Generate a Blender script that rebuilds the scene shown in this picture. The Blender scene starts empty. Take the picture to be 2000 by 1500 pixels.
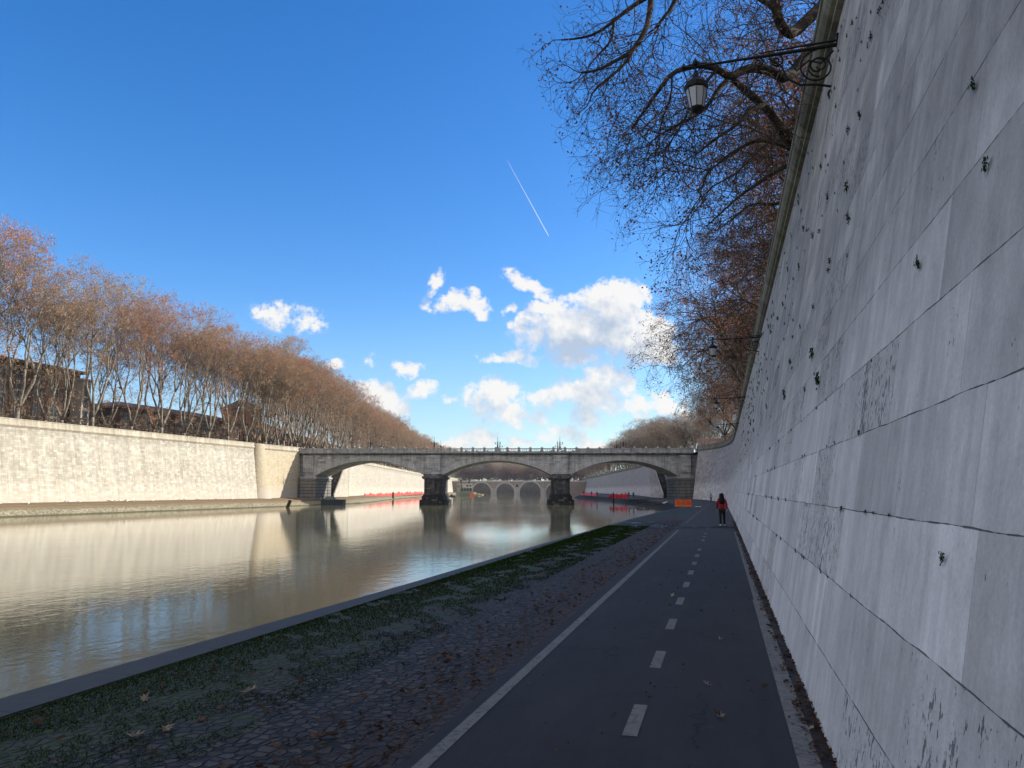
import bpy, math, random
import numpy as np
from mathutils import Vector, Matrix
sc = bpy.context.scene
PI = math.pi
# ------------------------------------------------------------------ camera
CAMH = 1.85
PITCH = math.atan(207/1500); YAW = math.radians(15.15)
cam = bpy.data.cameras.new('camera'); co = bpy.data.objects.new('camera', cam); sc.collection.objects.link(co)
cam.sensor_width = 36; cam.lens = 27; cam.clip_start = .05; cam.clip_end = 40000
co.location = (0, 0, CAMH); co.rotation_euler = (PI/2+PITCH, 0, YAW)
sc.camera = co
SY, CY = math.sin(YAW), math.cos(YAW)
# ------------------------------------------------------------------ light
SUN_AZ = math.radians(57); SUN_EL = math.radians(25)
SKY_STRENGTH = .15; EXPOSURE = 0.62
S3 = Vector((math.sin(SUN_AZ)*math.cos(SUN_EL), math.cos(SUN_AZ)*math.cos(SUN_EL), math.sin(SUN_EL)))
sl = bpy.data.lights.new('sun', 'SUN'); so = bpy.data.objects.new('sun', sl); sc.collection.objects.link(so)
sl.energy = 4.2; sl.angle = math.radians(.5); sl.color = (1, .92, .79)
so.rotation_euler = (-S3).to_track_quat('-Z', 'Y').to_euler()
sc.view_settings.view_transform = 'Standard'; sc.view_settings.look = 'None'
sc.view_settings.exposure = EXPOSURE; sc.view_settings.gamma = 1
sc.cycles.max_bounces = 6; sc.cycles.transparent_max_bounces = 12
sc.cycles.caustics_reflective = False; sc.cycles.caustics_refractive = False

def ND(nt, typ, ins=None, **props):
    n = nt.nodes.new(typ)
    for k, v in props.items(): setattr(n, k, v)
    if ins:
        for k, v in ins.items():
            s = n.inputs[k]
            if isinstance(v, bpy.types.NodeSocket): nt.links.new(v, s)
            elif isinstance(v, bpy.types.Node): nt.links.new(v.outputs[0], s)
            else: s.default_value = v
    return n
class NT:
    """short hand for maths on a node tree"""
    def __init__(s, nt): s.nt = nt
    def m(s, op, a, b=0., c=0., clamp=False):
        return ND(s.nt, 'ShaderNodeMath', {0: a, 1: b, 2: c}, operation=op, use_clamp=clamp).outputs[0]
    def vm(s, op, a, b=(0, 0, 0), out=0):
        return ND(s.nt, 'ShaderNodeVectorMath', {0: a, 1: b}, operation=op).outputs[out]
    def comb(s, x, y, z=0.): return ND(s.nt, 'ShaderNodeCombineXYZ', {0: x, 1: y, 2: z}).outputs[0]
    def sep(s, v):
        n = ND(s.nt, 'ShaderNodeSeparateXYZ', {0: v}); return n.outputs[0], n.outputs[1], n.outputs[2]
    def ss(s, x, a, b, c=0., d=1.):
        return ND(s.nt, 'ShaderNodeMapRange', {0: x, 1: a, 2: b, 3: c, 4: d}, interpolation_type='SMOOTHSTEP').outputs[0]
    def lin(s, x, a, b, c=0., d=1.):
        return ND(s.nt, 'ShaderNodeMapRange', {0: x, 1: a, 2: b, 3: c, 4: d}).outputs[0]
    def noise(s, v, scale, detail=3., rough=.5, dist=0.):
        return ND(s.nt, 'ShaderNodeTexNoise', {'Vector': v, 'Scale': scale, 'Detail': detail, 'Roughness': rough, 'Distortion': dist}).outputs[0]
    def wn(s, v, dim='3D'): return ND(s.nt, 'ShaderNodeTexWhiteNoise', {'Vector': v}, noise_dimensions=dim).outputs[0]
    def vor(s, v, scale, feature='F1', out=0, rnd=1.):
        return ND(s.nt, 'ShaderNodeTexVoronoi', {'Vector': v, 'Scale': scale, 'Randomness': rnd}, feature=feature).outputs[out]
    def mix(s, f, a, b, blend='MIX'):
        n = ND(s.nt, 'ShaderNodeMix', None, data_type='RGBA', blend_type=blend)
        for i, v in ((0, f), (6, a), (7, b)):
            if isinstance(v, bpy.types.NodeSocket): s.nt.links.new(v, n.inputs[i])
            else: n.inputs[i].default_value = v if i == 0 else (tuple(v)+(1,))[:4]
        return n.outputs[2]
    def scl(s, col, f): return s.mix(1., col, s.comb(f, f, f), 'MULTIPLY')
    def bump(s, h, dist, strength=1.): return ND(s.nt, 'ShaderNodeBump', {'Height': h, 'Distance': dist, 'Strength': strength}).outputs[0]
    def uv(s): return ND(s.nt, 'ShaderNodeTexCoord').outputs['UV']
    def obj(s): return ND(s.nt, 'ShaderNodeTexCoord').outputs['Object']
    def pos(s): return ND(s.nt, 'ShaderNodeNewGeometry').outputs['Position']
# ------------------------------------------------------------------ sky with clouds
w = bpy.data.worlds.new('World'); sc.world = w; w.use_nodes = True
nt = w.node_tree; nt.nodes.clear(); g = NT(nt)
sky = ND(nt, 'ShaderNodeTexSky', None, sky_type='NISHITA', sun_disc=False)
sky.sun_elevation = SUN_EL; sky.sun_rotation = SUN_AZ; sky.altitude = 50; sky.air_density = 1.0; sky.dust_density = .35; sky.ozone_density = 3.2
skyc = ND(nt, 'ShaderNodeHueSaturation', {'Hue': .509, 'Saturation': 1.33, 'Value': .98, 'Color': sky.outputs[0]}).outputs[0]
dirv = ND(nt, 'ShaderNodeTexCoord').outputs['Generated']
dx, dy, dz = g.sep(dirv)
fx = g.m('ADD', g.m('MULTIPLY', dx, CY), g.m('MULTIPLY', dy, SY))
fy = g.m('MAXIMUM', g.m('SUBTRACT', g.m('MULTIPLY', dy, CY), g.m('MULTIPLY', dx, SY)), .05)
cu = g.m('DIVIDE', fx, fy); cv = g.m('DIVIDE', dz, fy)          # bearing and height of a direction in the sky
def sky_uv(px, py):
    a, b = (px-1000)/1500, (py-750)/1500
    f = math.cos(PITCH)+math.sin(PITCH)*b
    return a/f, (math.sin(PITCH)-math.cos(PITCH)*b)/f
# cx, cy, rx, ry, rotation, weight
CL = [(1150, 645, 158, 86, 0, 1.7), (1195, 598, 98, 68, .3, 1.6), (1250, 665, 96, 80, -.3, 1.6), (1085, 648, 108, 62, 0, 1.4), (1130, 690, 150, 40, 0, 1.0),
      (1005, 693, 100, 18, 0, .85), (1050, 606, 44, 26, 0, 1.),
      (885, 582, 72, 30, -.15, .85), (848, 552, 18, 50, -.35, .8), (930, 592, 56, 26, -.8, .9), (868, 590, 60, 26, .0, .6),
      (1040, 558, 96, 26, -.42, .8), (1075, 580, 60, 22, -.5, .5), (992, 612, 27, 19, .3, 1.),
      (568, 618, 110, 42, -.1, .62), (800, 717, 46, 26, 0, .72), (825, 761, 44, 28, .2, .72), (722, 712, 20, 20, 0, .55), (655, 708, 32, 16, 0, .5),
      (745, 775, 58, 46, -.5, 1.4), (785, 800, 36, 38, -.4, 1.2), (705, 752, 30, 18, 0, 1.),
      (962, 775, 84, 48, -.1, 1.05), (995, 808, 96, 38, 0, .85), (1085, 770, 96, 36, .2, .75), (1165, 760, 96, 74, .2, 1.1), (1140, 805, 78, 46, 0, .95), (880, 777, 44, 18, 0, .6),
      (1240, 800, 74, 30, 0, .9), (1300, 800, 60, 40, 0, .9), (930, 862, 62, 36, 0, 1.0), (1012, 868, 48, 20, 0, .8), (1105, 850, 66, 38, 0, .85), (1160, 868, 70, 26, 0, .8),
      (885, 872, 50, 20, 0, .9), (985, 908, 170, 30, 0, .9)]
grp = bpy.data.node_groups.new('cloud_field', 'ShaderNodeTree')
grp.interface.new_socket('P', in_out='INPUT', socket_type='NodeSocketVector')
grp.interface.new_socket('D', in_out='OUTPUT', socket_type='NodeSocketFloat')
gi = grp.nodes.new('NodeGroupInput'); go_ = grp.nodes.new('NodeGroupOutput'); h = NT(grp)
P = gi.outputs[0]
wob = h.vm('SUBTRACT', ND(grp, 'ShaderNodeTexNoise', {'Vector': P, 'Scale': 17., 'Detail': 3., 'Roughness': .55}).outputs[1], (.5, .5, .5))
P2 = h.vm('ADD', P, ND(grp, 'ShaderNodeVectorMath', {0: wob, 'Scale': .035}, operation='SCALE').outputs[0])
acc = 0.
for (px, py, rx, ry, rot, wt) in CL:
    u0, v0 = sky_uv(px, py)
    Pk = P2 if acc == 0. else h.vm('ADD', P2, ND(grp, 'ShaderNodeVectorMath', {0: (1e-7, 1e-7, 0), 'Scale': acc}, operation='SCALE').outputs[0])
    mp = ND(grp, 'ShaderNodeMapping', {'Vector': Pk, 'Location': (u0, v0, 0), 'Rotation': (0, 0, rot), 'Scale': (rx/1500, ry/1500, 1)}, vector_type='TEXTURE').outputs[0]
    ln = h.vm('LENGTH', mp, out=1)
    acc = h.m('MAXIMUM', acc, h.m('MULTIPLY_ADD', ln, -wt, wt))
P = h.vm('ADD', P, ND(grp, 'ShaderNodeVectorMath', {0: (1e-7, 1e-7, 0), 'Scale': acc}, operation='SCALE').outputs[0])
n1 = h.noise(P, 36., 9., .66)
dens = h.m('ADD', acc, h.m('MULTIPLY', h.m('SUBTRACT', n1, .51), 2.9))
grp.links.new(h.m('MULTIPLY', dens, h.ss(acc, 0., .22)), go_.inputs[0])
def cloud(off, prev):
    n = nt.nodes.new('ShaderNodeGroup'); n.node_tree = grp
    nt.links.new(g.comb(g.m('MULTIPLY_ADD', prev, 1e-8, g.m('ADD', cu, off[0])), g.m('ADD', cv, off[1])), n.inputs[0]); return n.outputs[0]
D0 = cloud((0, 0), cv); D1 = cloud((.016, .024), D0)
alpha = g.ss(D0, .03, .56)
lit = g.lin(g.m('SUBTRACT', D1, g.m('MULTIPLY', D0, .40)), .95, -.12)
lit = g.m('MAXIMUM', g.m('MINIMUM', lit, 1.), 0.)
soft = g.ss(D0, .0, 1.05)
alpha = g.m('ADD', g.m('MULTIPLY', alpha, lit), g.m('MULTIPLY', soft, g.m('SUBTRACT', 1., lit)))
ccol = g.mix(lit, (2.2, 2.6, 3.2), (4.3, 4.2, 4.05))
front = g.ss(g.m('SUBTRACT', g.m('MULTIPLY', dy, CY), g.m('MULTIPLY', dx, SY)), .05, .2)
alpha = g.m('MULTIPLY', g.m('MULTIPLY', alpha, front), .95)
# pale air low in the sky
lowc = g.mix(g.m('MULTIPLY', g.ss(cv, .28, -.02), .45), skyc, (1.9, 2.75, 3.6))
# unseen broken cloud, added behind the camera to whiten light on the shaded wall
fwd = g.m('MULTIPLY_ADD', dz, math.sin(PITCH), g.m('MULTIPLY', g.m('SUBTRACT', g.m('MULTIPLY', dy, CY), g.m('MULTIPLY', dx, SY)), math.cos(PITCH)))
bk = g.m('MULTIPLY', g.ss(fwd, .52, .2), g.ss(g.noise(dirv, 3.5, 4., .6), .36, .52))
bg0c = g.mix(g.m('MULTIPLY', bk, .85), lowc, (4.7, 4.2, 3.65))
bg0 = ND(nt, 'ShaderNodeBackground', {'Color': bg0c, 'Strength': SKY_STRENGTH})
bg1 = ND(nt, 'ShaderNodeBackground', {'Color': g.mix(alpha, lowc, ccol), 'Strength': SKY_STRENGTH})
zone = g.m('MULTIPLY', g.m('LESS_THAN', g.m('ABSOLUTE', g.m('SUBTRACT', cv, .14)), .24), g.m('LESS_THAN', g.m('ABSOLUTE', cu), .75))
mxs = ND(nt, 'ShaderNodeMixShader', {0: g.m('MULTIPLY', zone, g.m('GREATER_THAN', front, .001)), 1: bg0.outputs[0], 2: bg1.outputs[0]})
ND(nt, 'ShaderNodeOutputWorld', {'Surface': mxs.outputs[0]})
w.cycles.sampling_method = 'MANUAL'; w.cycles.sample_map_resolution = 256
# ------------------------------------------------------------------ helpers
def L(xc, d, z=0.):
    """xc metres right of and d metres ahead of the camera's heading"""
    return Vector((xc*CY-d*SY, xc*SY+d*CY, z))
def XC(px, d): return (px-1000)/1500*d*.9906
def LP(px, d, z=0.): return L(XC(px, d), d, z)
def ZP(py, d):
    b = (py-750)/1500
    return CAMH+d*(math.sin(PITCH)-math.cos(PITCH)*b)/(math.cos(PITCH)+math.sin(PITCH)*b)
def PXY(px, py, d):
    a, b = (px-1000)/1500, (py-750)/1500
    f = math.cos(PITCH)+math.sin(PITCH)*b
    return L(a/f*d, d, CAMH+d*(math.sin(PITCH)-math.cos(PITCH)*b)/f)
col = sc.collection
def tag(o, label=None, cat=None, group=None, kind=None):
    if label: o['label'] = label
    if cat: o['category'] = cat
    if group: o['group'] = group
    if kind: o['kind'] = kind
    return o
def empty(name, loc, rz=0.):
    o = bpy.data.objects.new(name, None); col.objects.link(o); o.location = loc; o.rotation_euler = (0, 0, rz); o.empty_display_size = .1
    return o
class MB:
    def __init__(s): s.v = []; s.f = []; s.mi = []; s.uvs = None
    def add(s, vs, fs, mi=0):
        b = len(s.v); s.v += [tuple(p) for p in vs]; s.f += [tuple(b+i for i in f) for f in fs]; s.mi += [mi]*len(fs)
    def box(s, x0, x1, y0, y1, z0, z1, mi=0, tx=0., ty=0.):
        """tx, ty: how much the top is drawn in on each side"""
        s.add([(x0, y0, z0), (x1, y0, z0), (x1, y1, z0), (x0, y1, z0), (x0+tx, y0+ty, z1), (x1-tx, y0+ty, z1), (x1-tx, y1-ty, z1), (x0+tx, y1-ty, z1)],
              [(3, 2, 1, 0), (4, 5, 6, 7), (0, 1, 5, 4), (1, 2, 6, 5), (2, 3, 7, 6), (3, 0, 4, 7)], mi)
    def prism(s, pts, z0, z1, mi=0, top=1.):
        n = len(pts); cx = sum(p[0] for p in pts)/n; cy = sum(p[1] for p in pts)/n
        s.add([(p[0], p[1], z0) for p in pts]+[(cx+(p[0]-cx)*top, cy+(p[1]-cy)*top, z1) for p in pts],
              [tuple(range(n-1, -1, -1)), tuple(range(n, 2*n))]+[(i, (i+1) % n, n+(i+1) % n, n+i) for i in range(n)], mi)
    def tube(s, pts, rad, n=6, mi=0, caps=True):
        pts = [Vector(p) for p in pts]; m = len(pts)
        if not hasattr(rad, '__len__'): rad = [rad]*m
        vs = []; ref = None
        for i, p in enumerate(pts):
            t = (pts[min(i+1, m-1)]-pts[max(i-1, 0)]); t = t.normalized() if t.length > 1e-9 else Vector((0, 0, 1))
            if ref is None: ref = t.orthogonal().normalized()
            ref = (ref-t*ref.dot(t)); ref = ref.normalized() if ref.length > 1e-6 else t.orthogonal().normalized()
            b = t.cross(ref)
            for k in range(n):
                a = 2*PI*k/n; vs.append(p+(ref*math.cos(a)+b*math.sin(a))*rad[i])
        fs = [(i*n+k, i*n+(k+1) % n, (i+1)*n+(k+1) % n, (i+1)*n+k) for i in range(m-1) for k in range(n)]
        if caps: fs += [tuple(range(n-1, -1, -1)), tuple((m-1)*n+k for k in range(n))]
        s.add(vs, fs, mi)
    def lathe(s, prof, c=(0, 0, 0), n=12, mi=0):
        vs = [(c[0]+r*math.cos(2*PI*k/n), c[1]+r*math.sin(2*PI*k/n), c[2]+z) for r, z in prof for k in range(n)]
        m = len(prof)
        fs = [(i*n+k, i*n+(k+1) % n, (i+1)*n+(k+1) % n, (i+1)*n+k) for i in range(m-1) for k in range(n)]
        fs += [tuple(range(n-1, -1, -1)), tuple((m-1)*n+k for k in range(n))]
        s.add(vs, fs, mi)
    def build(s, name, mats, parent=None, uv=None, smooth=False):
        me = bpy.data.meshes.new(name); me.from_pydata(s.v, [], s.f)
        if not isinstance(mats, (list, tuple)): mats = [mats]
        for m in mats: me.materials.append(m)
        if len(mats) > 1: me.polygons.foreach_set('material_index', s.mi)
        ul = me.uv_layers.new(name='UVMap')
        if uv is not None:
            for lp in me.loops: ul.data[lp.index].uv = uv[lp.vertex_index]
        else:
            for p in me.polygons:
                n = p.normal; a = (abs(n.x), abs(n.y), abs(n.z)); k = a.index(max(a))
                for li in p.loop_indices:
                    q = me.vertices[me.loops[li].vertex_index].co
                    ul.data[li].uv = (q.y, q.z) if k == 0 else (q.x, q.z) if k == 1 else (q.x, q.y)
        if smooth: me.polygons.foreach_set('use_smooth', [True]*len(me.polygons))
        me.update()
        o = bpy.data.objects.new(name, me); col.objects.link(o)
        if parent: o.parent = parent
        return o
def copy_tree(o, parent=None):
    c = o.copy(); col.objects.link(c)
    if parent: c.parent = parent
    for ch in list(o.children): copy_tree(ch, c)
    return c
# ------------------------------------------------------------------ materials
def newmat(name):
    m = bpy.data.materials.new(name); m.use_nodes = True; nt = m.node_tree; nt.nodes.clear()
    return m, nt, NT(nt)
def finish(nt, colr, rough=.8, normal=None, spec=.3, metal=0., extra=None):
    ins = {'Base Color': colr if isinstance(colr, bpy.types.NodeSocket) else tuple(colr)+(1,), 'Roughness': rough, 'Metallic': metal, 'Specular IOR Level': spec}
    if normal is not None: ins['Normal'] = normal
    if extra: ins.update(extra)
    b = ND(nt, 'ShaderNodeBsdfPrincipled', ins); ND(nt, 'ShaderNodeOutputMaterial', {'Surface': b.outputs[0]}); return b
def plain(name, c, rough=.7, var=.25, scale=3., metal=0., spec=.3):
    m, nt, g = newmat(name); n = g.noise(g.obj(), scale, 4.)
    finish(nt, g.scl(g.mix(0., c, c), g.lin(n, .3, .7, 1-var, 1+var)), rough, None, spec, metal); return m
def stone(name, lo, hi, row=.61, off=.11, ln=1.7, joint=.007, jd=.9, vj=.35, streak=.22, pits=1., patch=.0, tint=(.5, .42, .33), bumpd=.01, rough=.85, wet=None, mid=None, upper=0., bc=.55):
    m, nt, g = newmat(name); U, V, _ = g.sep(g.uv())
    wobv = g.m('MULTIPLY', g.m('SUBTRACT', g.noise(g.uv(), 1.2, 3.), .5), .03)
    v = g.m('DIVIDE', g.m('ADD', g.m('ADD', V, off), wobv), row); r = g.m('FLOOR', v); fr = g.m('FRACT', v)
    rr = g.wn(g.comb(r, 3.3)); rl = g.wn(g.comb(r, 9.1))
    u = g.m('DIVIDE', g.m('ADD', U, g.m('MULTIPLY', rr, 7.)), g.m('MULTIPLY_ADD', rl, ln*.5, ln*.75)); c = g.m('FLOOR', u); fu = g.m('FRACT', u)
    br = g.wn(g.comb(r, c, 1.)); br2 = g.wn(g.comb(r, c, 5.)); br3 = g.wn(g.comb(r, c, 8.))
    big = g.noise(g.uv(), .35, 4., .6)
    st = g.noise(g.comb(g.m('MULTIPLY', U, 4.2), g.m('MULTIPLY', V, .22), 0), 1., 5., .62)
    st2 = g.noise(g.comb(g.m('MULTIPLY', U, 1.1), g.m('MULTIPLY', V, .07), 4.), 1., 3., .6)
    fine = g.noise(g.uv(), 38., 4., .7)
    t = g.m('ADD', g.m('MULTIPLY', br, bc), g.m('MULTIPLY', big, 1.-bc))
    cc = g.mix(t, lo, hi)
    if patch: cc = g.mix(g.m('MULTIPLY', g.ss(br2, .62, .8), patch), cc, tint)
    f = g.m('ADD', g.lin(st, .25, .75, 1-streak, 1+streak*.7), g.lin(st2, .3, .7, -streak*.8, streak*.5))
    f = g.m('MULTIPLY', g.m('MULTIPLY', f, g.lin(fine, .3, .7, .89, 1.09)), g.lin(g.noise(g.uv(), 1.7, 5., .65), .3, .7, .88, 1.10))
    cc = g.mix(g.m('MULTIPLY', g.ss(br3, .78, .84), .22), cc, tint)
    cc = g.scl(cc, f)
    # pits of the travertine, much denser on some blocks
    gate = g.ss(br3, .72, .78)
    pn = g.noise(g.comb(g.m('MULTIPLY', U, 26.), g.m('MULTIPLY', V, 12.), br), 1., 4., .65)
    clump = g.noise(g.comb(g.m('MULTIPLY', U, 2.2), g.m('MULTIPLY', V, .9), 7.), 1., 3.)
    th = g.m('SUBTRACT', g.m('SUBTRACT', .715, g.m('MULTIPLY', gate, .145)), g.m('MULTIPLY', g.ss(clump, .5, .72), .11))
    pit = g.m('MULTIPLY', g.ss(g.m('SUBTRACT', pn, th), 0., .04), pits)
    # joints
    dj = g.m('MULTIPLY', g.m('MINIMUM', fr, g.m('SUBTRACT', 1., fr)), row)
    jn = g.noise(g.comb(U, V, 2.), 3.5, 3., .7)
    jw = g.m('MULTIPLY', g.ss(jn, .35, .62, .25, 1.6), joint)
    hj = g.m('MULTIPLY', g.m('SUBTRACT', 1., g.ss(g.m('DIVIDE', dj, jw), .7, 1.3)), jd)
    dv = g.m('MULTIPLY', g.m('MINIMUM', fu, g.m('SUBTRACT', 1., fu)), ln)
    vv = g.m('MULTIPLY', g.m('MULTIPLY', g.m('SUBTRACT', 1., g.ss(dv, joint*.3, joint*.8)), vj), g.ss(br2, .3, .6, .25, 1.))
    jj = g.m('MAXIMUM', hj, vv)
    cc = g.scl(cc, g.m('SUBTRACT', 1., g.m('MULTIPLY', g.m('MAXIMUM', jj, g.m('MULTIPLY', pit, .75)), .86)))
    if upper:   # the weathered courses above the cleaned foot of the wall
        w_ = g.ss(g.m('ADD', V, g.m('MULTIPLY', g.m('SUBTRACT', st2, .5), 3.)), 2.2, 4.6)
        blot = g.lin(g.noise(g.comb(g.m('MULTIPLY', U, .8), g.m('MULTIPLY', V, .55), 3.), 1.6, 6., .7), .35, .65, .6, 1.3)
        cc = g.scl(cc, g.m('SUBTRACT', 1., g.m('MULTIPLY', g.m('MULTIPLY', w_, upper), blot)))
        grime = g.ss(g.noise(g.comb(g.m('MULTIPLY', U, 3.), g.m('MULTIPLY', V, .45), 9.), 1.4, 6., .72), .56, .70)
        cc = g.scl(cc, g.m('SUBTRACT', 1., g.m('MULTIPLY', grime, g.m('MULTIPLY_ADD', w_, .14, .10))))
    if wet:   # dirt band: colour, full below z0, gone above z1
        z = g.sep(g.pos())[2]
        cc = g.mix(g.m('MULTIPLY', g.ss(g.m('ADD', z, g.m('MULTIPLY', g.m('SUBTRACT', st, .5), wet[4])), wet[2], wet[1]), wet[3]), cc, wet[0])
    if mid:   # dark runs below a ledge at height mid[0]
        z = g.sep(g.pos())[2]
        run = g.m('MULTIPLY', g.ss(g.m('ADD', z, g.m('MULTIPLY', st, mid[1])), mid[0], mid[0]+mid[1]*.5), g.ss(st, .35, .7))
        cc = g.scl(cc, g.m('SUBTRACT', 1., g.m('MULTIPLY', run, mid[2])))
    cc = g.scl(cc, g.lin(g.noise(g.comb(g.m('MULTIPLY', U, 11.), g.m('MULTIPLY', V, 5.), 0), 1., 5., .7), .3, .7, .88, 1.1))
    hgt = g.m('SUBTRACT', g.m('ADD', g.m('MULTIPLY', fine, .22), g.m('MULTIPLY', br2, .12)), g.m('MAXIMUM', jj, pit))
    finish(nt, cc, rough, g.bump(hgt, bumpd, .8), .25); return m
M = {}
M['wall_r'] = stone('travertine_shaded_wall', (.52, .49, .455), (.83, .785, .735), bc=.48, patch=.42, tint=(.47, .445, .42), joint=.003, vj=.85, streak=.20, jd=.9, upper=.40)
M['wall_l'] = stone('travertine_river_wall', (.40, .375, .31), (.72, .685, .59), row=.42, off=0, ln=.95, joint=.012, jd=.35, vj=.3, streak=.24, upper=.12, pits=.3, patch=.35, tint=(.46, .38, .28), bumpd=.02, wet=((.52, .48, .40), .3, 3.0, .5, 1.5), mid=(11.2, 1.4, .3))
M['bastion'] = stone('ochre_stone_bastion', (.42, .35, .24), (.60, .53, .40), row=.42, off=0, ln=.9, joint=.012, jd=.3, vj=.3, streak=.12, pits=.2, patch=.3, tint=(.5, .45, .33), bumpd=.02, wet=((.50, .46, .40), .5, 3.5, .8, 1.5))
M['cornice'] = stone('mossy_cornice_stone', (.20, .185, .14), (.33, .31, .25), row=5., off=.3, ln=1.3, joint=.01, vj=.8, streak=.3, pits=.6, patch=.3, tint=(.13, .125, .09))
M['cornice_l'] = stone('pale_cornice_stone', (.40, .36, .28), (.60, .55, .45), row=5., off=.3, ln=1.6, joint=.015, vj=.6, streak=.3, pits=.8)
M['bridge'] = stone('bridge_limestone', (.38, .385, .39), (.60, .60, .605), row=.6, off=0, ln=1.6, joint=.02, jd=.6, vj=.4, streak=.3, pits=.6, patch=.3, tint=(.13, .13, .125), bumpd=.02)
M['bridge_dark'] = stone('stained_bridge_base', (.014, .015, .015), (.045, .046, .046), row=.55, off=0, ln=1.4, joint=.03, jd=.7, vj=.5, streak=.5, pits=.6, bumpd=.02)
M['soot_and_shade'] = stone('stained_cornice_shaded_steps', (.05, .055, .055), (.19, .19, .185), row=.5, off=0, ln=.8, joint=.02, streak=.6, pits=.6, bumpd=.02)
M['far_bridge'] = stone('far_bridge_masonry', (.27, .22, .19), (.38, .32, .27), row=.8, off=0, ln=1.2, joint=.02, jd=.3, vj=.2, streak=.2, pits=.2, patch=.5, tint=(.3, .2, .16))
M['far_trim'] = plain('far_bridge_travertine', (.46, .44, .40), .8, .15)
M['iron'] = plain('black_cast_iron', (.012, .012, .013), .5, .3, 8., .4)
M['brick'] = plain('shaded_red_brick', (.12, .075, .055), .9, .35, .4)  # red brick darkened: tree shade on the facades is in the colour
M['brown'] = plain('shaded_brown_render', (.14, .095, .07), .9, .3, .3)  # brown plaster, likewise darkened for the shade of the trees in front
M['greyrender'] = plain('grey_plaster', (.42, .38, .34), .9, .15, .3)
M['ochre'] = plain('orange_plaster', (.36, .17, .07), .9, .2, .3)
M['pink'] = plain('pink_plaster', (.48, .33, .27), .9, .12, .2)
M['white'] = plain('white_paint', (.78, .77, .74), .6, .08)
M['roof'] = plain('terracotta_roof', (.15, .085, .06), .9, .3, 1.)
M['window'] = plain('dark_window_glass', (.02, .022, .026), .25, .3, 2., 0, .5)
M['shutter'] = plain('pale_window_surround', (.22, .19, .16), .8, .1)
M['red_plastic'] = plain('red_plastic_netting', (.60, .07, .045), .55, .3, 1.5)
M['crimson'] = plain('crimson_plastic_sheet', (.62, .015, .03), .5, .3, 1.5)
M['orange_plastic'] = plain('orange_plastic', (.85, .16, .03), .5, .15, 4.)
M['tarp'] = plain('pale_plastic_sheet', (.6, .6, .6), .5, .15, 4.)
M['steel'] = plain('dark_blue_steel', (.025, .035, .05), .5, .3, 2.)
M['green_tarp'] = plain('grey_green_tarpaulin', (.10, .13, .11), .7, .3, 1.5)
M['wood'] = plain('wet_timber', (.05, .032, .022), .8, .4, 3.)
M['hull'] = plain('grey_green_hull', (.22, .26, .20), .6, .15, .4)
M['hull_red'] = plain('orange_hull', (.6, .16, .06), .6, .15, .4)
M['yellow'] = plain('pale_yellow_paint', (.7, .6, .3), .6, .1)
M['gull'] = plain('white_feathers', (.8, .79, .76), .8, .05)
M['mud'] = plain('dark_river_mud', (.035, .03, .024), .75, .5, .9)
M['bark_l'] = None
def barkmat(name, a, b, dark):
    m, nt, g = newmat(name); p = g.obj(); n = g.noise(p, 1.6, 4., .6); n2 = g.noise(p, 7., 3., .6)
    c = g.mix(g.ss(n, .42, .58), a, b); c = g.mix(g.ss(n2, .55, .68), c, dark)
    finish(nt, c, .85, g.bump(n2, .02, .5), .2); return m
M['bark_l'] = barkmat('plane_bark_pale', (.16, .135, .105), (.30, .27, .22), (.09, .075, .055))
M['bark_r'] = barkmat('plane_bark_backlit', (.035, .03, .025), (.13, .115, .09), (.018, .015, .012))  # bark darkened: the backlit look of the right-hand limbs is in the colour
M['bark_n'] = barkmat('plane_bark_backlit_near', (.018, .015, .013), (.045, .038, .03), (.010, .008, .007))  # nearest limbs: their silhouette against the light is painted as near-black bark
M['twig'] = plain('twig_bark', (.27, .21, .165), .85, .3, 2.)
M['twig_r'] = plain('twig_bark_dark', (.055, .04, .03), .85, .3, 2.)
def leafmat(name, cols):
    m, nt, g = newmat(name)
    rnd = ND(nt, 'ShaderNodeNewGeometry').outputs['Random Per Island']
    big = g.noise(g.obj(), .25, 2.)
    c = g.mix(g.ss(rnd, .1, .9), cols[0], cols[1]); c = g.mix(g.ss(big, .45, .62), c, cols[2])
    d = ND(nt, 'ShaderNodeBsdfDiffuse', {'Color': c}); t = ND(nt, 'ShaderNodeBsdfTranslucent', {'Color': c})
    mx = ND(nt, 'ShaderNodeMixShader', {0: .35, 1: d.outputs[0], 2: t.outputs[0]})
    ND(nt, 'ShaderNodeOutputMaterial', {'Surface': mx.outputs[0]}); return m
M['leaf_l'] = leafmat('dry_russet_leaves', [(.32, .20, .125), (.52, .33, .20), (.47, .36, .23)])
M['leaf_o'] = leafmat('dry_orange_leaves', [(.38, .17, .10), (.60, .29, .16), (.50, .30, .18)])
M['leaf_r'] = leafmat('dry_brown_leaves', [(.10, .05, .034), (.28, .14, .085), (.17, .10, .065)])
M['leaf_g'] = leafmat('dull_green_brown_leaves', [(.22, .175, .125), (.36, .28, .20), (.31, .23, .16)])
M['weed'] = leafmat('wall_weed_leaves', [(.012, .022, .008), (.03, .06, .015), (.02, .045, .012)])
M['litter'] = leafmat('fallen_dry_leaves', [(.05, .026, .018), (.17, .11, .075), (.09, .052, .034)])
M['palelf'] = leafmat('fallen_pale_leaves', [(.30, .24, .18), (.45, .38, .31), (.33, .24, .17)])
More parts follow.
